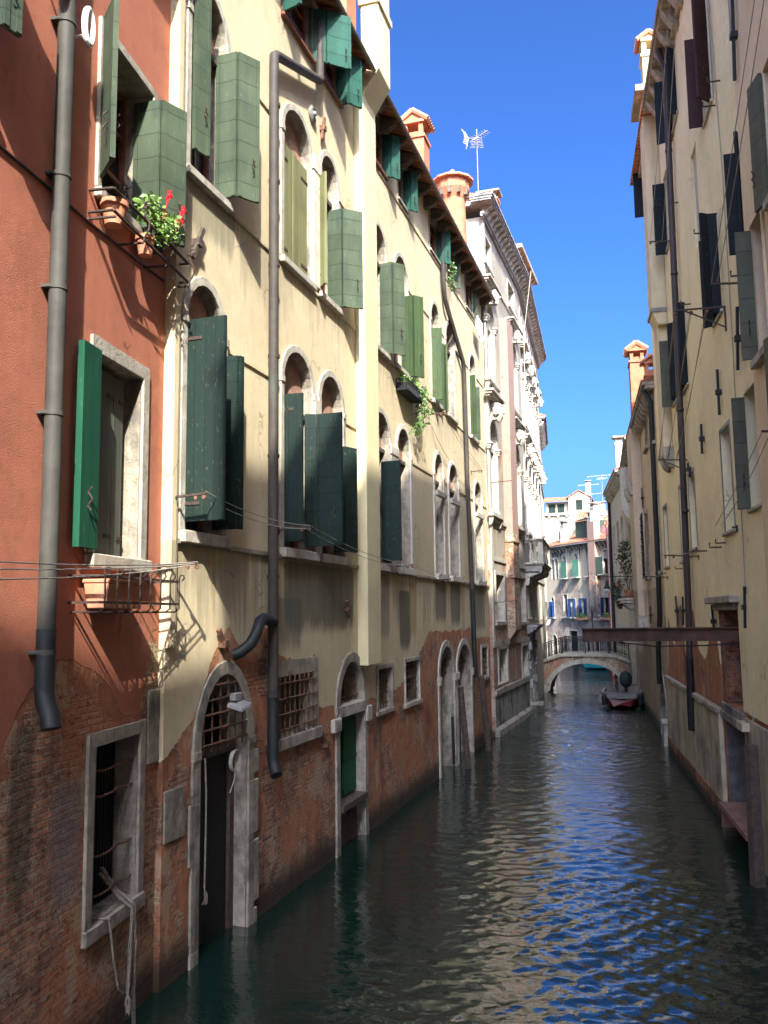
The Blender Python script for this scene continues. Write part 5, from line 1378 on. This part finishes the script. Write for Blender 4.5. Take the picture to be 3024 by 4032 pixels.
# unseen row behind the viewer, rooflines shaped to shade the left bank
DW = Wall((2.45, 10.5), (2.5, -8.1)); CW = Wall((2.5, -8.1), (2.5, -34))
dho = empty('unseen_house', 'tall plain house out of view on the right, shaped to shade the left bank', 'house', DW)
ops = [(a, a + 1, z, z + 2, None, .25) for a in (2, 6, 10, 14) for z in (7, 11, 15, 19)]
mb = MB(); facade(mb, 0, DW.L, -1, 24.6, ops); sides(mb, 0, DW.L, 10, -1, 24.6); mb.build('wall', M['wall_yel'], dho)
for q in ops: pane_mesh(MB(), *q[:5], -.24).build('window', M['glass'], dho)
MB().prism([(.1, 24.6), (.1, 24.7), (-10, 27), (-10, 24.6)], 's', 0, DW.L).build('roof', M['tile'], dho)
MB().box(.2, 10.5, -4, .05, 24.65, 25.8).build('attic', M['wall_yel'], dho)  # unseen block added to raise this roof's shadow on the cream house
cho = empty('unseen_house', 'lower plain house unseen behind the viewer, shaped to shade the left bank', 'house', CW)
ops = [(a, a + 1, z, z + 2, None, .25) for a in (3, 8, 13, 18) for z in (7, 12, 17)]
mb = MB(); facade(mb, 0, CW.L, -1, 21.6, ops); sides(mb, 0, CW.L, 10, -1, 21.6); mb.build('wall', M['wall_red'], cho)
for q in ops: pane_mesh(MB(), *q[:5], -.24).build('window', M['glass'], cho)
MB().prism([(.1, 21.6), (.1, 21.7), (-10, 24), (-10, 21.6)], 's', 0, CW.L).build('roof', M['tile'], cho)

# clotheslines of the right bank
def tri_bracket(root, s, z, r, s0):
    m = MB(); m.bar((s - s0, 0, 0), (s - s0, r, .0), .03, .03); m.bar((s - s0 + .0, .02, -.42), (s - s0, r*.8, -.02), .025, .025); m.bar((s - s0, .02, .0), (s - s0, .02, -.5), .03, .03)
    return m
cl = empty('clothesline', 'triangular bracket clothesline with three double cords on the yellow house', 'clothesline', YEL, (13.3, 0, 10.6), 'clotheslines strung on wall brackets')
tri_bracket(cl, 13.3, 10.6, .98, 13.3).build('bracket', M['iron'], cl)
m = MB(); m.bar((-6.3, 0, -2.0), (-6.3, .75, -1.96), .03, .03); m.bar((-6.3, .02, -2.3), (-6.3, .6, -2.0), .025, .025); m.build('bracket', M['iron'], cl)
for t in (.96, .66, .36):
    MB().lathe((0, t, -.1), [(.03, 0), (.045, .03), (.03, .06)], 8).build('pulley', M['rust'], cl)
    for dx in (0, .05): MB().tube([(dx*.3, t + dx*.6, -.08), (-3.1, t*.9, -1.1 - dx), (-6.3, t*.76 + dx*.4, -2.0)], .007, 4).build('line', M['line'], cl)
cl = clothesline('clothesline', 'clothesline with a knotted cord rising past the blackish shutter near the corner', YEL, [(15.35, 10.3, .62), (23.0, 14.5, .62)],
                 [((15.35,.6,10.35), (23.0,.6,14.6), .1), ((15.35,.5,10.35), (23.0,.5,14.5), .15)], pulley=False)
clothesline('clothesline', 'clothesline high under the eaves of the yellow house', YEL, [(6.6, 14.9, .65), (12.5, 21.0, .3)], [((6.6,.62,14.95), (12.5,.25,21.0), .1), ((6.6,.3,14.95), (12.5,.15,21.0), .1)])
clothesline('clothesline', 'clothesline on a short rusty bar below the large dark window', YEL, [(13.15, 6.2, .10), (17.5, 7.2, .4)], [((13.15,.4,6.25), (17.5,.4,7.2), .05), ((13.15,.3,6.25), (17.5,.3,7.15), .1)], pulley=False)
clothesline('clothesline', 'bare iron clothes rod crossing the tall dark downpipe', YEL, [(8.1, 5.95, .85)], [((8.1,.85,6.0), (8.1,.05,6.05), .0)])
clothesline('clothesline', 'bare iron clothes rod beside the green downpipe', YEL, [(1.2, 5.7, .75)], [((1.2,.75,5.75), (1.2,.05,5.75), .0)])

# ================================================================ beige house with the green downpipe
M['wall_bei'] = wall_mat('beige_plaster_wall', (.58,.47,.32), (.52,.41,.275), [(0,3.6),(4,3.2),(6,4.6),(8,4.5),(9.5,3.9),(12,4.4),(25,4)], 25., bricks=((.30,.17,.11),(.24,.13,.09)), mortar=(.36,.29,.22),
                         render=(.40,.30,.2), render_amt=.62, streaks=((3.0,5.5,.5),), wob=.2, foot=.6)
bei = empty('beige_house', 'narrow weathered beige house with a long green downpipe on the right bank', 'house', BEI)
bw = [(10.3,11.4,6.0,8.7), (5.2,6.4,6.0,8.6), (7.3,8.4,11.0,12.2), (10.3,11.3,10.6,12.2)]
ops = [(*q, None, .25) for q in bw] + [(8.2, 10.8, -.9, 2.3, 1.0, .6, 'p')]
mb = MB(); facade(mb, 0, BEI.L, -1, 12.6, ops, 0, 1); sides(mb, 0, BEI.L, 9, -1, 12.6); mb.build('wall', [M['wall_bei'], M['stone_dirty']], bei)
for i, q in enumerate(bw):
    w = window(bei, *q, None, .1, .25, 'stone_dirty', 'dark', casement=False)
    if i == 1: grille(w, *q[:4], 7, 9, .22, .02, mat='black', stick=.06); MB().box(q[0] - .06, q[1] + .06, .0, .25, q[2] - .05, q[2]).build('cage_base', M['black'], w)
w = window(bei, 8.2, 10.8, -.9, 2.3, 1.0, .18, .6, 'stone_dirty', 'dark', casement=False, sill=False, pointed=True, name='water_gate', label='pointed water gate with a white stone jamb')
m = MB(); m.box(10.8, 11.3, .004, .2, -1, .75); m.box(10.75, 11.35, .004, .26, .75, .88); m.build('jamb_base', M['stone'], w, bevel=.02)
co = MB()
for z, e in ((12.4, .3), (12.52, .42)): co.box(0, BEI.L, .003, e, z, z + .11)
co = co.build('cornice', M['stone_dirty'], bei)
for i in range(15): MB().prism([(0, 12.05), (.2, 12.1), (.38, 12.4), (0, 12.4)], 's', .3 + i*.77, .52 + i*.77).build('corbel', M['stone_dirty'], co)
MB().prism([(.45, 12.63), (.45, 12.7), (-9, 15), (-9, 12.63)], 's', 0, BEI.L).build('roof', M['tile'], bei)
m = MB(); m.tube([(11.5, .35, 12.4), (11.45, .12, 12), (11.2, .12, 6), (10.9, .12, 4.3), (9.9, .14, 3.3), (9.7, .14, 2.0)], .09, 10)
m.build('downpipe', M['pipe_green'], bei, smooth=True)
m = MB().box(1.6, 4.4, 0, .42, 4.4, 12.6); m.build('chimney_breast', M['wall_bei'], bei, bevel=.02)
for s in (1.9, 4.1): MB().prism([(.42, 9.6), (.5, 9.6), (.62, 9.9), (.64, 10.2), (.42, 10.2)], 's', s - .25, s + .25).build('corbel', M['stone_dirty'], bei)
m = MB().box(1.55, 4.45, .0, .44, 3.9, 4.4); m.build('breast_foot', M['stone'], bei, bevel=.02)
c = chimney(bei, 3.4, -.05, 12.6, 15.6, 1.0, .62, 'house', 'orange'); c['label'] = 'broad chimney with two tiers of curved tiles'
chimney(bei, 6.4, -.4, 12.6, 14.2, .5, .5, 'house', 'orange')
for s, z, l, t in ((6.2, 4.45, .7, 10), (4.7, 9.4, .9, -10), (3.0, 8.7, .8, 12)): tie_iron(bei, s, z, l, t, mat='black')

# ================================================================ gothic house with the planted balcony
M['wall_got'] = wall_mat('cream_grey_plaster_wall', (.58,.51,.38), (.51,.44,.32), [(0,2.6),(25,2.6)], 25., bricks=((.30,.17,.11),(.24,.13,.09)), render=(.42,.33,.24), render_amt=.6, streaks=((2.5,4.5,.5),), wob=.3, foot=.5)
got = empty('gothic_house', 'pale house with arched gothic windows and a planted balcony on the right bank', 'house', GOT)
gw = [(6.1,6.9,7.2,9.5,8.5),(7.3,8.1,7.2,9.5,8.5),(4.6,5.6,10.9,12.4,None),(7.2,8.2,10.9,12.3,None),(2,3,6.2,8,None)]
ops = [(*q, .25, 'p') if q[4] else (*q, .25) for q in gw] + [(1.5, 3.0, -.9, 1.9, None, .4)]
mb = MB(); facade(mb, 0, GOT.L, -1, 12.9, ops, 0, 1); sides(mb, 0, GOT.L, 9, -1, 12.9); mb.build('wall', [M['wall_got'], M['stone']], got)
for q in gw: window(got, *q[:5], .13, .25, 'stone', 'dark', casement=False, pointed=bool(q[4]))
m = MB(); m.box(6.9, 7.3, .004, .12, 7.1, 8.5); m.box(6.86, 7.34, .004, .16, 8.35, 8.55); m.build('column', M['stone'], got, bevel=.02)
co = MB()
for z, e in ((12.8, .3), (12.92, .42)): co.box(-.1, GOT.L, .003, e, z, z + .11)
co = co.build('cornice', M['stone_dirty'], got)
for i in range(12): MB().prism([(0, 12.45), (.2, 12.5), (.38, 12.8), (0, 12.8)], 's', .2 + i*.75, .42 + i*.75).build('corbel', M['stone_dirty'], co)
MB().prism([(.45, 13.03), (.45, 13.1), (-9, 15.4), (-9, 13.03)], 's', -.1, GOT.L).build('roof', M['tile'], got)
m = MB().box(2.4, 5.0, 0, .55, 9.9, 12.2)
m.prism([(0, 9.3), (.2, 9.4), (.45, 9.7), (.55, 9.95), (0, 9.95)], 's', 2.4, 5.0)
m.build('chimney_breast', M['stone_white'], got, bevel=.02)
bl = MB().box(5.9, 8.6, .0, .95, 5.0, 5.12); bl.box(5.85, 8.65, .0, 1.02, 5.12, 5.22)
bl = bl.build('balcony', M['stone'], got, bevel=.02)
for s in (6.1, 8.4): MB().prism([(0, 4.2), (.15, 4.25), (.25, 4.6), (.6, 4.75), (.85, 5.0), (0, 5.0)], 's', s - .12, s + .12).build('balcony_bracket', M['stone_dirty'], bl)
m = MB()
for z in (6.15, 5.32):
    m.bar((5.92, .96, z), (8.58, .96, z), .03, .03)
    for s in (5.92, 8.58): m.bar((s, 0, z), (s, .96, z), .03, .03)
for i in range(22): m.bar((5.92 + i*.1267, .96, 5.22), (5.92 + i*.1267, .96, 6.15), .014, .014)
for i in range(9):
    for s in (5.92, 8.58): m.bar((s, .05 + i*.11, 5.22), (s, .05 + i*.11, 6.15), .014, .014)
m.build('railing', M['black'], bl)
for s, z, l, t in ((8.3, 9.6, .8, 8), (5.5, 9.3, .7, -12)): tie_iron(got, s, z, l, t, mat='black')
sh = empty('potted_shrub', 'tall leafy dark shrub in a terracotta pot on the gothic balcony', 'shrub', GOT, (8.1, .5, 5.23))
MB().lathe((0, 0, 0), [(.17, 0), (.24, .34), (.27, .34), (.27, .42), (.2, .42)], 14).build('pot', M['terra'], sh, smooth=True)
m = MB()
for dx, dy, h in ((.1, .05, 1.3), (-.25, .1, 1.6), (.2, -.1, 1.9), (-.1, .15, 2.2)): m.tube([(0, 0, .35), (dx*.5, dy, h*.5), (dx, dy*1.5, h)], [.022, .016, .008], 5)
m.build('trunk', M['stem'], sh)
leaves(MB(), [(.05,.0,1.2,.35),(-.3,.1,1.7,.4),(.2,0,2.0,.4),(-.1,.1,2.4,.38),(-.55,.15,1.5,.28),(.25,.1,2.6,.25),(-.6,.2,2.05,.24)], 520, .15).build('crown', M['leaf_dark'], sh)
hb = empty('hanging_bush', 'dark bush spilling over the end of the gothic balcony railing', 'plant', GOT, (6.2, .95, 5.3))
MB().box(-.3, .3, -.12, .12, .5, .75).build('planter', M['terra'], hb, bevel=.02)
leaves(MB(), [(0,.05,.7,.3),(-.1,.1,.35,.34),(.05,.1,-.05,.3),(.4,.0,.6,.3),(-.35,.05,.55,.28),(.3,.1,.15,.3)], 620, .10, droop=.5).build('foliage', M['leaf_dark'], hb)
hp = empty('hanging_pot', 'small terracotta pot of greenery hung under the balcony corner', 'plant', GOT, (5.8, .9, 4.72))
MB().lathe((0, 0, 0), [(.1, 0), (.15, .22), (.16, .25)], 12).build('pot', M['terra'], hp, smooth=True)
leaves(MB(), [(0,0,.32,.22),(-.25,.05,.28,.18),(.2,0,.3,.16)], 150, .11).build('foliage', M['leaf'], hp)
la = empty('wall_lamp', 'black bell-shaped street lamp on a long iron arm beyond the balcony', 'lamp', GOT, (5.3, 0, 6.4))
MB().tube([(0, 0, 0), (0, 1.55, .02)], .02, 6).build('arm', M['black'], la)
MB().lathe((0, 1.5, -.62), [(.17, 0), (.17, .04), (.10, .18), (.075, .4), (.03, .46), (.02, .62)], 12).build('shade', M['black'], la, smooth=True)
MB().lathe((0, 1.5, -.80), [(.06, 0), (.14, .06), (.16, .18)], 12).build('globe', plain('frosted_glass', (.75,.75,.72), .05, 3, .3), la, smooth=True)

# ================================================================ pale house past the footbridge (right) and the narrow red one
pho = empty('pale_house', 'pale sunlit house with a curved eave just past the footbridge on the right', 'house', PAL)
ops = [(a, a + 1, z, z + 1.7, None, .22) for a in (2, 5.5, 8.5) for z in (5.2, 8.6)]
mb = MB(); facade(mb, 0, PAL.L, -1, 12.8, ops); sides(mb, 0, PAL.L, 8, -1, 12.8); mb.build('wall', M['wall_white'], pho)
for q in ops: window(pho, *q[:5], .1, .22, 'stone', 'dark', casement=False)
co = MB()
for z, e in ((12.6, .3), (12.75, .45)): co.box(-.2, PAL.L + .1, .003, e, z, z + .12)
co = co.build('cornice', M['stone'], pho)
for i in range(14): MB().prism([(0, 12.1), (.2, 12.2), (.4, 12.6), (0, 12.6)], 's', .1 + i*.8, .3 + i*.8).build('corbel', M['stone'], co)
MB().prism([(.5, 12.88), (.5, 12.95), (-8, 15), (-8, 12.88)], 's', -.2, PAL.L + .1).build('roof', M['tile'], pho)
chimney(pho, 10.2, .1, 12.8, 14.5, .5, .42, 'slab', 'stone_white')
MB().tube([(.3, .12, 12.5), (.3, .12, 0)], .10, 8).build('downpipe', M['black'], pho)
rn = empty('narrow_red_house', 'narrow bright red house between the grey house and the pale one', 'house', None, (-1.5, 66, 0))
MB().box(-.52, 2.5, -6, 0, -1, 11.0).build('wall', plain('vivid_red_plaster', (.34,.07,.04), .12, 3, .85, dirt=(.4,.25,.2), dirt_lo=.6, dirt_hi=.75), rn)
MB().box(-.6, 2.6, -6.1, .15, 11.0, 11.25).build('roof', M['tile'], rn)
MB().tube([(-.42, .08, 11), (-.4, .08, 0)], .05, 6).build('downpipe', M['stone_white'], rn)
w = MB().box(-.2, .5, .003, .06, 3.2, 5.0).build('window', M['stone_white'], rn)
MB().box(-.1, .4, .06, .065, 3.3, 4.9).build('pane', M['dark'], w)

# ================================================================ grey house closing the view
M['wall_end'] = wall_mat('grey_weathered_wall', (.47,.395,.265), (.38,.32,.215), [(ES(a), b) for a, b in [(0,3),(2,5),(3.6,6.9),(4.4,7.3),(5.6,7.2),(6.2,5.2),(7.2,6.8),(8.2,7),(9,5.0),(10,4.4),(11.3,8.9),(12.6,8.7),(13,4.5),(15.9,4.5)]], 25.,
                         bricks=((.33,.25,.19),(.26,.19,.15)), mortar=(.36,.31,.25), render=(.34,.29,.23), render_amt=.35, streaks=((8.7,10.6,1.),), streak_col=(.05,.05,.045), wob=.4, foot=.5)
end = empty('grey_house', 'grey weathered house with arched upper windows and blue shutters closing the view', 'house', END)
tw = [(2.15,2.85,7.65,9.6,9.2),(3.1,3.8,7.65,9.6,9.2),(4.9,5.7,7.7,9.8,9.25),(7.6,8.4,7.72,9.85,9.3),(10.55,11.2,7.72,9.9,9.0),(13.3,14.5,7.8,9.9,9.3)]
bl = [(1.9,2.6,4.15,6.0,5.6),(4.85,5.7,4.2,6.2,None),(6.4,7.5,4.15,5.8,None),(8.75,9.9,4.15,5.8,None),(13.1,14.5,4.16,5.8,None),(11.75,12.6,4.0,4.95,None)]
gr = [(1.9,3.0,-.5,2.5,1.8),(5.9,7.7,.4,2.9,None),(9.2,10.2,.6,2.6,None),(11,12,.6,2.6,None)]
pt_ = ES(10.55)
tw, bl, gr = [[(ES(q[0]), ES(q[1]), *q[2:]) for q in u] for u in (tw, bl, gr)]
ops = [(*q, .25) + (('p',) if q[0] == pt_ else ()) for q in tw] + [(*q, .25) for q in bl + gr]
mb = MB(); facade(mb, 0, END.L, -1, 10.7, ops, 0, 1); sides(mb, 0, END.L, 7, -1, 10.7, ztop=10.7); mb.build('wall', [M['wall_end'], M['stone']], end)
for i, q in enumerate(tw):
    w = window(end, *q, .13, .25, 'stone', 'dark', tymp='stone_grey' if i in (3, 5) else None, casement=False, sill=i > 1, sill_w=.4, sill_d=.42, sill_h=.1, pointed=q[0] == pt_)
    if i == 2: shutter(w, M['sh_emerald'], q[1], q[2], q[4], [(.55, 150)], o=-.05, hook=False)
    if i == 3: shutter(w, M['sh_emerald'], q[1], q[2], q[4], [(.6, 130)], o=-.05, hook=False)
    if i == 5: shutter(w, M['sh_teal'], q[0], q[2], q[4], [(.6, 120)], o=.0, hook=False); shutter(w, M['sh_teal'], q[1], q[2], q[4], [(.5, 40)], o=.0, hook=False)
for i, q in enumerate(bl):
    w = window(end, *q, .10, .25, 'stone', 'dark', casement=False, sill_w=.3, sill_d=.25)
    if i in (0, 2, 3, 4): shutter(w, M['sh_blue'], q[0], q[2], q[3] if i else 5.6, [(.55, 60)], o=.0, hook=False); shutter(w, M['sh_blue'], q[1], q[2], q[3] if i else 5.6, [(.36, 75)], o=.0, hook=False)
for q in gr: window(end, *q, .14, .25, 'stone', 'dark', casement=False, sill=False)
window(end, ES(13.45), ES(14.3), 5.82, 6.3, 5.84, .1, .01, 'stone', 'stone_white', casement=False, sill=False, name='lunette')
m = MB().box(ES(11.45), ES(12.75), 0, .5, 5.0, 12.4); m.prism([(0, 4.2), (.1, 4.2), (.5, 5.0), (0, 5.0)], 's', ES(11.5), ES(12.7))
m.build('chimney_breast', wall_mat('breast_brick', (.3,.2,.15), (.3,.2,.15), [(0,7.9),(25,7.9)], bricks=((.36,.28,.2),(.3,.22,.16)), mortar=(.4,.34,.27), render_amt=.3, wob=0, foot=.02), end)
co = MB().box(-.1, END.L + .1, -.1, .5, 10.62, 10.75).build('eave', M['stone_grey'], end)
for i in range(20): MB().prism([(0, 10.1), (.12, 10.2), (.42, 10.62), (0, 10.62)], 's', .2 + i*.57, .3 + i*.57).build('eave_bracket', M['stone'], co)
MB().prism([(.52, 10.76), (.52, 10.82), (-6.5, 13.0), (-6.5, 10.76)], 's', -.1, END.L + .1).build('roof', M['tile'], end)
for s, o, z1, lab in ((4.3, -.6, 12.6, 'pale square chimney at the left of the grey house roof'), (9.6, -1.0, 13.0, 'pale square chimney in the middle of the grey roof'), (12.1, .0, 13.6, 'tall pale chimney rising from the grey house front')):
    chimney(end, ES(s), o, 10.5, z1, .62, .55, 'slab', 'stone_white')['label'] = lab
dm = MB().box(ES(5.6), ES(8.9), -3.2, -1.2, 11, 12.9).build('dormer', plain('dark_green_boards', (.03,.05,.035), .2, 4, .6), end)
MB().hexa([(ES(5.2),-.9,12.9),(ES(9.2),-.9,13.1),(ES(9.2),-3.4,13.5),(ES(5.2),-3.4,13.3),(ES(5.2),-.9,13.0),(ES(9.2),-.9,13.2),(ES(9.2),-3.4,13.6),(ES(5.2),-3.4,13.4)]).build('dormer_roof', M['stone_white'], dm)
MB().tube([(ES(11.0), .1, 10.5), (ES(11.05), .12, 1)], .07, 6).build('downpipe', M['wood_grey'], end)
for s, lab in ((9.3, 'flower box with fresh greenery under the middle blue shuttered window'), (13.8, 'flower box with white blooms under the right blue shuttered window')):
    fb = empty('flower_box', lab, 'flower box', END, (ES(s), .3, 3.9), 'flower boxes on the grey house')
    MB().box(-.75, .75, -.16, .16, 0, .22).build('box', M['terra'], fb)
    leaves(MB(), [(-.5,0,.32,.28),(0,0,.36,.28),(.5,0,.32,.28)], 150, .2).build('foliage', M['leaf_light'], fb)
    if s > 10: leaves(MB(), [(-.3,.1,.4,.28),(.4,.1,.36,.26)], 26, .14).build('blossom', M['petal_white'], fb)
dish = empty('satellite_dish', 'square red satellite panel standing on the grey house roof', 'antenna', None, (-2.32, 76.6, 11.2))
MB().prism([(0, .85), (.28, .75), (.44, .45), (.3, .1), (0, .0), (-.3, .1), (-.44, .45), (-.28, .75)], 'o', .02, .08).build('panel', plain('red_panel', (.42,.06,.06), .1, 2, .6), dish, bevel=.01)
MB().tube([(0, 0, .45), (0, 0, -.6)], .03, 6).build('mast', M['lead'], dish)
MB().tube([(0, .08, .35), (0, .42, .42)], .02, 5).build('feed_arm', M['stone_white'], dish)

# ================================================================ roofscape behind it
dor = empty('dormer_house', 'cream house with a gabled dormer rising behind the grey house', 'house', None, (-6.1, 100, 0))
M['wall_dor'] = plain('crumbling_cream_wall', (.38,.32,.21), .16, 2, .9, dirt=(.36,.26,.17), dirt_lo=.52, dirt_hi=.68, bump=.004)
ops = [(-.12 - .35, .5 - .3 + .3, 16.1, 17.3, None, .15), (-2.3, -1.7, 15.9, 16.9, None, .15), (-3.2, -2.6, 15.9, 16.9, None, .15), (-2.2, -1.0, 12.4, 13.8, None, .2), (-3.4, -2.6, 10.8, 12.0, None, .2), (.1, .7, 12.9, 13.6, None, .2)]
mb = MB(); facade(mb, -4.4, 2.0, 0, 15.7, [q for q in ops if q[3] < 15.7]); sides(mb, -4.4, 2.0, 8, 0, 15.7); mb.build('wall', M['wall_dor'], dor)
m = MB(); facade(m, -1.0, 1.4, 15.7, 17.6, [(-.17, .55, 16.15, 17.3, None, .15)], o=-.02); m.poly([(-1, -.02, 17.6), (1.4, -.02, 17.6), (.2, -.02, 18.3)]); m.box(-.95, 1.35, -6, -.4, 15.7, 17.55)
dm = m.build('dormer', M['wall_dor'], dor)
pane_mesh(MB(), -.17, .55, 16.15, 17.3, None, -.16).build('pane', M['sh_teal'], dm)
m = MB()
for a, b in ((-1.25, .2), (1.65, .2)): m.hexa([(a, .15, 17.5), (b, .15, 18.38), (b, -6, 18.38), (a, -6, 17.5), (a, .15, 17.6), (b, .15, 18.48), (b, -6, 18.48), (a, -6, 17.6)])
m.build('dormer_roof', M['tile'], dm)
m = MB().hexa([(-4.5, .1, 17.2), (-1, .1, 17.2), (-1, -6, 18.4), (-4.5, -6, 18.4), (-4.5, .1, 17.32), (-1, .1, 17.32), (-1, -6, 18.5), (-4.5, -6, 18.5)]); m.build('roof', M['tile'], dor)
MB().box(-3.6, -1.0, -5, -.6, 15.7, 17.2).build('loggia', M['wall_dor'], dor)
for a in (-3.3, -2.3): MB().box(a, a + .8, -.6, -.57, 16.0, 17.0).build('window', M['sh_teal'], dor)
MB().box(-4.5, -.9, -.3, .3, 15.62, 15.8).build('eave', M['stone_white'], dor)
for i in range(4): MB().box(-4.3 + i*1.0, -4.1 + i*1.0, .0, .25, 15.4, 15.62).build('eave_bracket', M['stone_white'], dor)
for q in ops[3:]:
    w = MB().box(q[0], q[1], -.15, -.1, q[2], q[3]).build('window', M['sh_brown'], dor)
chimney(dor, 1.2, -1.5, 17, 19.2, .5, .5, 'slab', 'stone_white')
mid = empty('roof_house', 'low grey-walled house with a tiled roof tucked behind the tall pale chimney', 'house', None, (-4.7, 92, 0))
MB().box(-.9, 5, -6, 0, 0, 13.9).build('wall', M['stone_grey'], mid)
MB().hexa([(-1.1, .3, 13.85), (5.2, .3, 13.85), (5.2, -6, 15.6), (-1.1, -6, 15.6), (-1.1, .3, 14.0), (5.2, .3, 14.0), (5.2, -6, 15.75), (-1.1, -6, 15.75)]).build('roof', M['tile'], mid)
for x, y, z1, st, lab in ((1.45, -.8, 15.6, 'slab', 'broad pale chimney with a dark flat cap on the roof beyond'), (2.6, -.9, 15.4, 'house', 'slim chimney with a small tiled roof on the roof beyond')):
    chimney(mid, x, y, 13.9, z1, .85 if st == 'slab' else .5, .6, st, 'stone_white' if st == 'slab' else 'orange')['label'] = lab
alt = empty('roof_terrace_house', 'white house with a balustraded roof terrace at the far right of the roofs', 'house', None, (-1.6, 86, 0))
MB().box(-1.2, 3, -5, 0, 0, 13.4).build('wall', M['stone_white'], alt)
MB().hexa([(-1.3, .2, 13.4), (3.2, .2, 14.2), (3.2, -5, 15), (-1.3, -5, 14.2), (-1.3, .2, 13.55), (3.2, .2, 14.35), (3.2, -5, 15.15), (-1.3, -5, 14.35)]).build('roof', M['tile'], alt)
m = MB()
for i in range(9): m.box(-.2 + i*.22, -.12 + i*.22, .02, .1, 12.5, 13.1)
m.box(-.3, 2, .0, .14, 13.1, 13.2); m.build('balustrade', M['stone'], alt)
far = empty('far_house', 'ochre house front far beyond on the left of the roofs', 'house', None, (-9.2, 104, 0))
MB().box(-5, 2.5, -6, 0, 0, 15).build('wall', M['wall_dor'], far); MB().hexa([(-5.2,.2,15),(2.7,.2,15),(2.7,-6,17),(-5.2,-6,17),(-5.2,.2,15.15),(2.7,.2,15.15),(2.7,-6,17.15),(-5.2,-6,17.15)]).build('roof', M['tile'], far)

def antenna(label, at, h, arms, scale=1.):
    a = empty('antenna', label, 'antenna', None, at, 'television antennas on the roofs')
    MB().tube([(0, 0, 0), (0, 0, h)], .022 * scale, 6).build('mast', M['lead'], a)
    for z, ang, n, l in arms:
        d = Vector((math.cos(R(ang)), math.sin(R(ang)), 0)); q = Vector((-d.y, d.x, 0)); m = MB()
        m.tube([d * -l*.4 + Vector((0, 0, z)), d * l*.6 + Vector((0, 0, z + .05))], .014 * scale, 5)
        for i in range(n):
            c = d * (-l*.35 + l*.95*i/(n-1)) + Vector((0, 0, z + .02)); e = .3 * scale * (1 - .4*i/n)
            m.tube([c - q*e, c + q*e], .008 * scale, 4)
        m.build('aerial', M['stone_white'], a)
    return a
an = antenna('tall mast antenna with a grid reflector above the white palace', (-5.72, 34.6, 20.9), 4.3, [(3.9, 35, 8, 1.0), (3.6, 80, 7, .8)])
m = MB()
for k in range(7): m.tube([(-.42 - .035*abs(k-3), -.27 + k*.09, 3.62), (-.36 - .035*abs(k-3), -.27 + k*.09, 3.95), (-.50 - .035*abs(k-3), -.27 + k*.09, 4.25)], .008, 4)
for z, x in ((3.64, -.45), (3.95, -.4), (4.22, -.52)): m.tube([(x - .1, -.3, z), (x, 0, z), (x - .1, .3, z)], .010, 4)
m.tube([(0, 0, 3.9), (-.4, 0, 3.95)], .012, 4)
m.build('grid_reflector', M['stone_white'], an)
antenna('thin antenna on the tallest mast among the far roofs', (-2.95, 90, 13.5), 5.0, [(4.9, 200, 6, 2.6), (4.6, 250, 4, 1.2)], 1.6)
antenna('low double antenna behind the gabled dormer', (-4.18, 92, 14.5), 3.6, [(3.3, 190, 5, 2.2), (2.3, 10, 4, 1.8)], 1.5)
